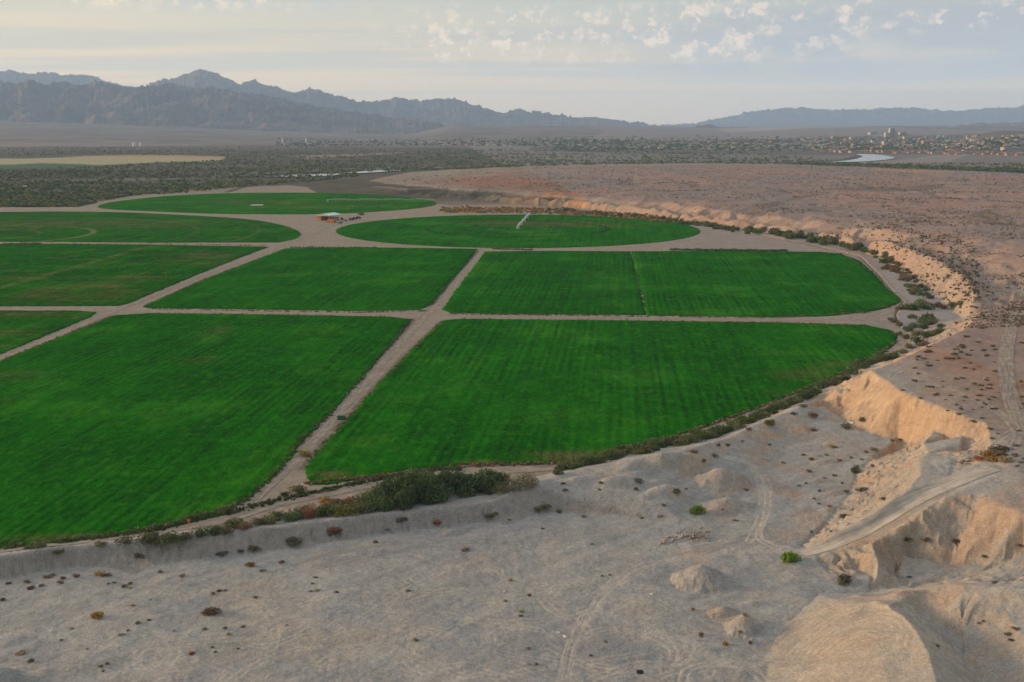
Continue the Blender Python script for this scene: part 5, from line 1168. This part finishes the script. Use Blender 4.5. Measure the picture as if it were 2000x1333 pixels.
def stack(x, y, sx, sy, sz, mat, label, rz=R(-28), world=False):
    w = (x, y) if world else shed_w(x, y)
    mb = MB(); bw = 1.25
    nx_, ny_, nz_ = max(1, int(sx / 2.4)), max(1, int(sy / 1.25)), max(1, int(sz / 1.25))
    for i in range(nx_):
        for j in range(ny_):
            top = nz_ - (1 if random.random() < .12 else 0)
            for k in range(top):
                if 0 < i < nx_ - 1 and 0 < j < ny_ - 1 and k < top - 1: continue
                mb.box(((i - nx_ / 2 + .5) * 2.4 + random.uniform(-.06, .06), (j - ny_ / 2 + .5) * 1.25, (k + .5) * 1.25 + .02), (2.34, 1.2, 1.2))
    o = mb.build('hay_stack', mat); o.location = (w[0], w[1], 0); o.rotation_euler = (0, 0, rz); return tag(o, label, 'hay stack')
stack(-6.2, -2, 7.2, 20, 5.0, M_hay, 'orange-brown stack of bales filling the left side of the hay shed')
stack(4.6, 3, 9.6, 10, 4.8, M_hay2, 'shaded stack of bales inside the hay shed on the right')
w = at0(647.5, 435.5); stack(w[0], w[1], 9.6, 7.5, 4.6, M_hay, 'short orange stack of bales standing outside in front of the hay shed', R(-20), True)
def thing_at(px, py): p = hit(px, py); return p
for px, py, sz, rz, lb in ((686,430.5,5,.3,'dark boxy farm machine at the left end of the parked row right of the shed'),(693,429,6,.5,'dark farm trailer in the middle of the parked row'),(700,427.5,6,.6,'dark farm machine at the right end of the parked row'),(668,429.5,3,0,'small dark implement close to the shed\'s right side')):
    p = thing_at(px, py); mb = MB()
    mb.box((0, 0, 1.5), (sz, 2.2, 1.3)); mb.box((-sz * .2, 0, 2.5), (sz * .35, 1.8, .9), 0, .8); mb.tube((sz * .5, 0, 1), (sz * .9, 0, .6), .12)
    e_ = empty('farm_machine', p, rz, lb, 'farm machine'); mb.build('body', M_darkm, e_)
    for sx in (-1, 1):
        for sy in (-1, 1):
            w_ = MB(); w_.tube((sx * sz * .3, sy * 1.1, .6), (sx * sz * .3, sy * 1.45, .6), .6, n=10); w_.build('wheel', M_tyre, e_)
for px, py, w in ((665,437,9),(675,432.5,6),(706,420.5,14),(850,387,6),(740,399,5),(780,407,6)):
    bush(px, py, w, 'olive' if w < 12 else 'dark', 'small shrub near the hay shed yard', 'shrubs around the hay shed yard', nl=250, leaf=.06, name='shrub')
mb = MB(); mb.box((0, 0, .35), (17, 12, .5), 0); mb.mi = 0
p = at0(502, 401.5); o = mb.build('concrete_pad', M_white); o.location = (p[0], p[1], .1); tag(o, 'white rectangular pad in the middle of the farthest round field', 'pad')

def pivot(centre, ang, spans, slen, label, hgt=3.6, thick=1.0):
    e_ = empty('pivot_irrigator', (centre[0], centre[1], 0), 0, label, 'irrigator')
    ca, sa = math.cos(ang), math.sin(ang)
    def q(r, side=0, z=0): return (ca * r - sa * side, sa * r + ca * side, z)
    mb = MB()
    for s_ in ((-1.5,-1.5),(1.5,-1.5),(1.5,1.5),(-1.5,1.5)): mb.tube((s_[0], s_[1], 0), (s_[0]*.2, s_[1]*.2, hgt + .6), .09 * thick)
    mb.box((0, 0, 1.2), (.8, .8, 1.6)); mb.build('pivot_point', M_galv, e_)
    for k in range(spans):
        mb = MB(); r0 = k * slen; seg = 8; last = None
        for j in range(seg):
            a = r0 + slen * j / seg; b = r0 + slen * (j + 1) / seg
            arch = lambda t: 1.1 * math.sin(math.pi * t)
            za, zb_ = hgt + arch(j / seg), hgt + arch((j + 1) / seg)
            mb.tube(q(a, 0, za), q(b, 0, zb_), .20 * thick)
            if 0 < j: 
                if j == 1: prev = {}
                for sd in (-1, 1):
                    mb.tube(q(a, 0, za), q(a, sd * .9, za - 1.5), .07 * thick, n=4)
                    lo_ = q(a, sd * .9, za - 1.5)
                    if j > 1: mb.tube(prev[sd], lo_, .07 * thick, n=4)
                    prev[sd] = lo_
            else: prev = {-1: q(a, 0, hgt), 1: q(a, 0, hgt)}
        o = mb.build('span_pipe', M_galv, e_)
        tw = MB(); r1_ = r0 + slen
        for sd in (-1, 1): tw.tube(q(r1_, 0, hgt), q(r1_, sd * 2.1, .7), .10 * thick)
        tw.tube(q(r1_, -2.1, .7), q(r1_, 2.1, .7), .12 * thick); to = tw.build('drive_tower', M_galv, e_)
        for sd in (-1, 1):
            wh = MB(); wc = q(r1_, sd * 2.1, .75); wh.tube((wc[0] + ca * -.2, wc[1] + sa * -.2, wc[2]), (wc[0] + ca * .2, wc[1] + sa * .2, wc[2]), .75, n=14); wh.build('wheel', M_tyre, to)
    return e_
pe = at0(1035, 421); ang = math.atan2(pe[1] - c1[1], pe[0] - c1[0]); pl = math.hypot(pe[0] - c1[0], pe[1] - c1[1])
pivot(c1, ang, 4, pl / 4.05, 'white centre-pivot irrigation arm pointing away across the middle round field', thick=3.2)
p3 = at0(640, 394.5); p3e = at0(848, 394.5)
pivot(p3, math.atan2(p3e[1] - p3[1], p3e[0] - p3[0]), 4, math.hypot(p3e[0] - p3[0], p3e[1] - p3[1]) / 4, 'thin irrigation arm lying sideways across the farthest round field', thick=1.2)

# small things lying about
def lone(name, px, py, mb, mat, label, cat, rz=0, dz=0):
    p = hit(px, py); o = mb.build(name, mat); o.location = (p[0], p[1], p[2] + dz); o.rotation_euler = (0, 0, rz); return tag(o, label, cat)
mb = MB(); mb.tube((-1.3, 0, .4), (1.3, 0, .4), .42, .38, 12); mb.tube((-1.5, 0, .4), (-1.3, 0, .4), .5, .5, 12); lone('white_pipe', 1661, 828, mb, M_white, 'short white pipe lying in the dark hollow', 'pipe', R(-55))
mb = MB(); mb.tube((0, 0, .0), (0, 0, .3), .75, .8, 16); mb.tube((0, 0, .3), (0, 0, .42), .8, .45, 16); lone('old_tyre', 1250, 1314, mb, M_black, 'black tyre lying on the quarry floor at the bottom', 'tyre')
mb = MB(); mb.box((0, 0, .8), (3.2, 1.2, 1.4)); mb.box((0, 0, 1.6), (3.3, 1.3, .15)); mb.tube((-1.2, 0, 0), (-1.2, 0, .3), .1); lone('pump_box', 667, 820, mb, simple('green_paint', (.04, .13, .07), .6), 'small green pump box beside the central dirt road', 'box', .1)
mb = MB(); mb.tube((0, 0, 0), (0, 0, 1.5), .12, .12, 8); mb.box((0, 0, 1.5), (.9, .25, .7)); lone('marker_post', 369, 1027, mb, simple('orange_paint', (.55, .2, .06), .6), 'small orange marker post by the perimeter road', 'post')
mb = MB(); mb.box((0, 0, .35), (1.6, 1.1, .6), .3, .8); mb.box((.3, .1, .8), (.8, .6, .3), .6, .7); lone('concrete_block', 524, 977, mb, M_clod, 'pale concrete block at the end of the central road', 'block')
for px, py, sz in ((1090,1236,.9),(1103,1244,1.2),(1272,1161,.8),(985,1156,.9),(1048,1142,.4),(785,1211,.4),(133,1309,.5)):
    mb = MB(); mb.box((0, 0, .12), (sz, sz * .35, .2), 0, .8); mb.box((sz * .3, .1, .22), (sz * .4, sz * .2, .1), .4, .7); lone('litter', px, py, mb, M_white, 'scrap of pale litter on the quarry floor', 'litter', random.uniform(0, 3))
for o in [o for o in COL.objects if o.name.startswith('litter')]: o['group'] = 'pale litter scraps on the quarry floor'
# lattice power tower on the plateau
p = hit(1243, 358); mb = MB(); Ht = 26
for sx in (-1, 1):
    for sy in (-1, 1): mb.tube((sx * 3.2, sy * 3.2, 0), (sx * .5, sy * .5, Ht), .32, .22, 4)
for k in range(6):
    z0, z1 = Ht * k / 6, Ht * (k + 1) / 6; w0, w1 = 3.2 - 2.7 * k / 6, 3.2 - 2.7 * (k + 1) / 6
    for s_ in (-1, 1):
        mb.tube((-w0, s_ * w0, z0), (w1, s_ * w1, z1), .15, n=4); mb.tube((w0, s_ * w0, z0), (-w1, s_ * w1, z1), .15, n=4)
        mb.tube((s_ * w0, -w0, z0), (s_ * w1, w1, z1), .15, n=4)
tw = empty('power_tower', p, .4, 'pale lattice power tower alone on the reddish plateau', 'power tower'); mb.build('lattice', M_post, tw)
for z in (17, 21, 25):
    mb = MB(); mb.tube((-5.5, 0, z), (5.5, 0, z), .25, n=4); mb.tube((-5.5, 0, z), (0, 0, z + 1.4), .15, n=4); mb.tube((5.5, 0, z), (0, 0, z + 1.4), .15, n=4); mb.build('crossarm', M_post, tw)

# ------------------------------------------------------------------ the far town
M_wall = [simple('stucco_cream', (.50, .41, .33), .9, .05, .1, objvar=.2), simple('stucco_peach', (.50, .32, .22), .9, .05, .1, objvar=.2), simple('stucco_white', (.50, .47, .43), .9, .04, .1, objvar=.1)]
M_rf = [simple('tile_red', (.28, .135, .085), .9, .1, .1, objvar=.3), simple('shingle_grey', (.26, .25, .25), .9, .1, .1, objvar=.3), simple('roof_white', (.40, .38, .36), .8, .05, .1)]
M_win = simple('window_glass', (.05, .06, .07), .3, .05, 1)
hm = {}
def house_mesh(wi, ri, v):
    if (wi, ri, v) not in hm:
        mb = MB(); L_, W_, h_ = (20, 13, 4.5) if v == 0 else ((28, 15, 4.5) if v == 1 else (17, 13, 7.5))
        mb.box((0, 0, h_ / 2 - 1), (L_, W_, h_ + 2)); mb.mi = 1; e_ = .8
        mb.poly([(-L_/2-e_, -W_/2-e_, h_), (L_/2+e_, -W_/2-e_, h_), (L_/2+e_, W_/2+e_, h_), (-L_/2-e_, W_/2+e_, h_), (-L_/2+3, 0, h_ + 2.6), (L_/2-3, 0, h_ + 2.6)], [(0,1,5,4),(1,2,5),(2,3,4,5),(3,0,4),(3,2,1,0)])
        mb.mi = 2
        for k in range(4): mb.box((-L_/2 + L_ * (k + .5) / 4, -W_/2 - .02, h_ * .5), (1.8, .1, 1.4))
        o = mb.build('house', [M_wall[wi], M_rf[ri], M_win]); hm[(wi, ri, v)] = o.data; bpy.data.objects.remove(o)
    return hm[(wi, ri, v)]
def house(px, py, wi, ri, v, label, group, sc=1.0):
    p = hit(px, py)
    if p is None: return
    o = bpy.data.objects.new('house', house_mesh(wi, ri, v)); COL.objects.link(o); o.location = p; o.rotation_euler = (0, 0, random.uniform(-.5, .5)); o.scale = (sc, sc, sc * 1.15); tag(o, label, 'house', group)
rh = random.Random(9)
for k in range(78): house(1600 + (k % 39) * 10.4 + rh.uniform(-4, 4), 296.5 + (k % 39) * .16 + rh.uniform(-2.0, 1.8), rh.choice((0, 1, 1)), 0, rh.randrange(3), 'peach stucco house with a red roof in the row along the river bank', 'riverside houses in front of the town', 1.0)
for k in range(110): house(rh.uniform(1180, 2020), rh.uniform(280, 291), rh.choice((0, 2, 2, 1)), rh.choice((0, 1, 2)), rh.randrange(2), 'low pale house in the middle of the far town', 'houses in the middle of the far town', 1.0)
for k in range(60): house(rh.uniform(1560, 2020), rh.uniform(266, 279), rh.choice((0, 2, 2)), rh.choice((1, 2, 0)), rh.randrange(2), 'low pale house on the slope at the back of the far town', 'houses at the back of the far town', 1.15)
for k in range(45): house(rh.uniform(545, 1180), rh.uniform(279, 287), rh.choice((0, 2)), rh.choice((1, 2)), rh.randrange(2), 'small pale house at the foot of the dark mountain', 'houses at the foot of the mountain', 1.0)
# more of the town as uncounted fabric
MBt = [MB(), MB(), MB()]
for k in range(800):
    if rh.random() < .85: px, py = 2080 - 950 * rh.random() ** 1.5, rh.triangular(266, 297, 284)
    else: px, py = rh.uniform(540, 1300), rh.triangular(268, 287, 283)
    if px < 1500 and py < 272: continue
    p = hit(px, py)
    if p is None: continue
    w_, d_, h_ = rh.uniform(10, 26), rh.uniform(10, 16), rh.uniform(3.5, 6)
    q_ = MBt[rh.choice((0, 0, 1, 2))]; q_.box((p[0], p[1], p[2] + h_ / 2), (w_, d_, h_), rh.uniform(-.5, .5)); q_.box((p[0], p[1], p[2] + h_ + .7), (w_ * 1.05, d_ * 1.05, 1.4), rh.uniform(-.5, .5), .5)
for q_, mm, lb in zip(MBt, (M_wall[0], M_rf[1], M_rf[0]), ('cream', 'grey-roofed', 'red-roofed')):
    tag(q_.build('town_buildings', mm), 'mass of tiny %s buildings filling the far town' % lb, 'town', kind='stuff')
g = np.random.default_rng(40)
kx = np.concatenate([g.uniform(1080, 2100, 2300), g.uniform(540, 1300, 900)]); ky = np.concatenate([g.triangular(266, 288, 298, 2300), g.triangular(270, 282, 287, 900)])
hp_ = [hit(a, b) for a, b in zip(kx, ky)]; hp_ = np.array([h for h in hp_ if h is not None])
scatter('town_trees', hp_[:, 0], hp_[:, 1], g.uniform(7, 14, len(hp_)), 'tamarisk', 'dark trees among the houses of the far town', nf=7, seed=41, cat='trees')
# distinct larger buildings
def tower_block(px, py, w, d_, h, label, steps=1, mat=None):
    p = hit(px, py)
    e_ = empty('tall_building', p, .2, label, 'building'); mb = MB(); mb.box((0, 0, h / 2 - 3), (w, d_, h + 6)); 
    if steps > 1: mb.box((w * .7, 0, h * .35 - 3), (w * .8, d_, h * .7 + 6)); mb.box((-w * .9, 0, h * .25 - 3), (w, d_, h * .5 + 6))
    mb.build('wall', mat or M_wall[2], e_); mb = MB(); mb.box((0, 0, h + .8), (w * 1.03, d_ * 1.03, 1.5)); mb.build('roof', M_rf[2], e_)
    for fl in range(int(h // 6)):
        mb = MB(); mb.box((0, -d_ / 2 - .1, fl * 6 + 3.2), (w * .85, .25, 1.8)); mb.build('window_band', M_win, e_)
tower_block(1741, 268, 38, 25, 62, 'tallest white stepped tower in the far town', 2)
tower_block(1762, 268, 52, 25, 34, 'wide white block right of the tallest tower', 2)
tower_block(1704, 263.5, 60, 40, 18, 'low white domed-looking hall left of the tallest tower')
tower_block(1776, 272, 90, 25, 16, 'long low white building right of the towers')
tower_block(1640, 272, 120, 25, 15, 'long pale pink building at the upper left of the town', mat=M_wall[1])
tower_block(1675, 273, 110, 25, 13, 'long white building beside the pale pink one')
tower_block(1735, 283, 70, 25, 18, 'yellowish block in the middle of the town', mat=M_wall[0])
tower_block(1815, 281, 90, 25, 16, 'long red-topped building below the mesa', mat=M_wall[1])
tower_block(1715, 279, 90, 25, 12, 'pale flat warehouse left of the yellowish block', mat=M_wall[2])
tower_block(1980, 294, 120, 30, 13, 'white warehouse at the right edge of the town', mat=M_wall[2])
tower_block(650, 283, 130, 25, 9, 'long white warehouse at the foot of the dark mountain')
tower_block(700, 283, 100, 25, 8, 'second white warehouse, right of the longest one at the mountain foot')
tower_block(562, 281, 70, 20, 8, 'small white works building between two chimneys')
for px, py, lb in ((552, 281.5, 'left of two thin white chimneys at the mountain foot'), (598, 281.5, 'right of two thin white chimneys at the mountain foot')):
    mb = MB(); mb.tube((0, 0, -2), (0, 0, 34), 5.0, 3.6, 12); mb.tube((0, 0, 34), (0, 0, 36), 4.2, 4.2, 12); lone('chimney', px, py, mb, M_white, lb, 'chimney')
for px, py, w, lb in ((262, 286, 9, 'left and larger of two white tanks at the foot of the left slope'), (275, 286, 7, 'right and smaller of two white tanks at the foot of the left slope')):
    mb = MB(); mb.tube((0, 0, -2), (0, 0, 17), w, w, 16); mb.tube((0, 0, 17), (0, 0, 20), w, w * .2, 16); lone('storage_tank', px, py, mb, M_white, lb, 'tank')
print('town', time.time() - T0)

# ------------------------------------------------------------------ haze
mb = MB(); mb.box((0, 24500, 800), (120000, 54000, 1660)); hz = mb.build('haze', [])
mt = bpy.data.materials.new('haze_air'); mt.use_nodes = True; nt = mt.node_tree; nt.nodes.clear()
o_ = nt.nodes.new('ShaderNodeOutputMaterial'); pv = nt.nodes.new('ShaderNodeVolumePrincipled'); pv.inputs['Color'].default_value = (.46, .68, 1.0, 1); pv.inputs['Density'].default_value = HAZE; pv.inputs['Anisotropy'].default_value = 0.0
nt.links.new(pv.outputs[0], o_.inputs['Volume']); hz.data.materials.append(mt); tag(hz, kind='stuff')
print('done', time.time() - T0, len(COL.objects))
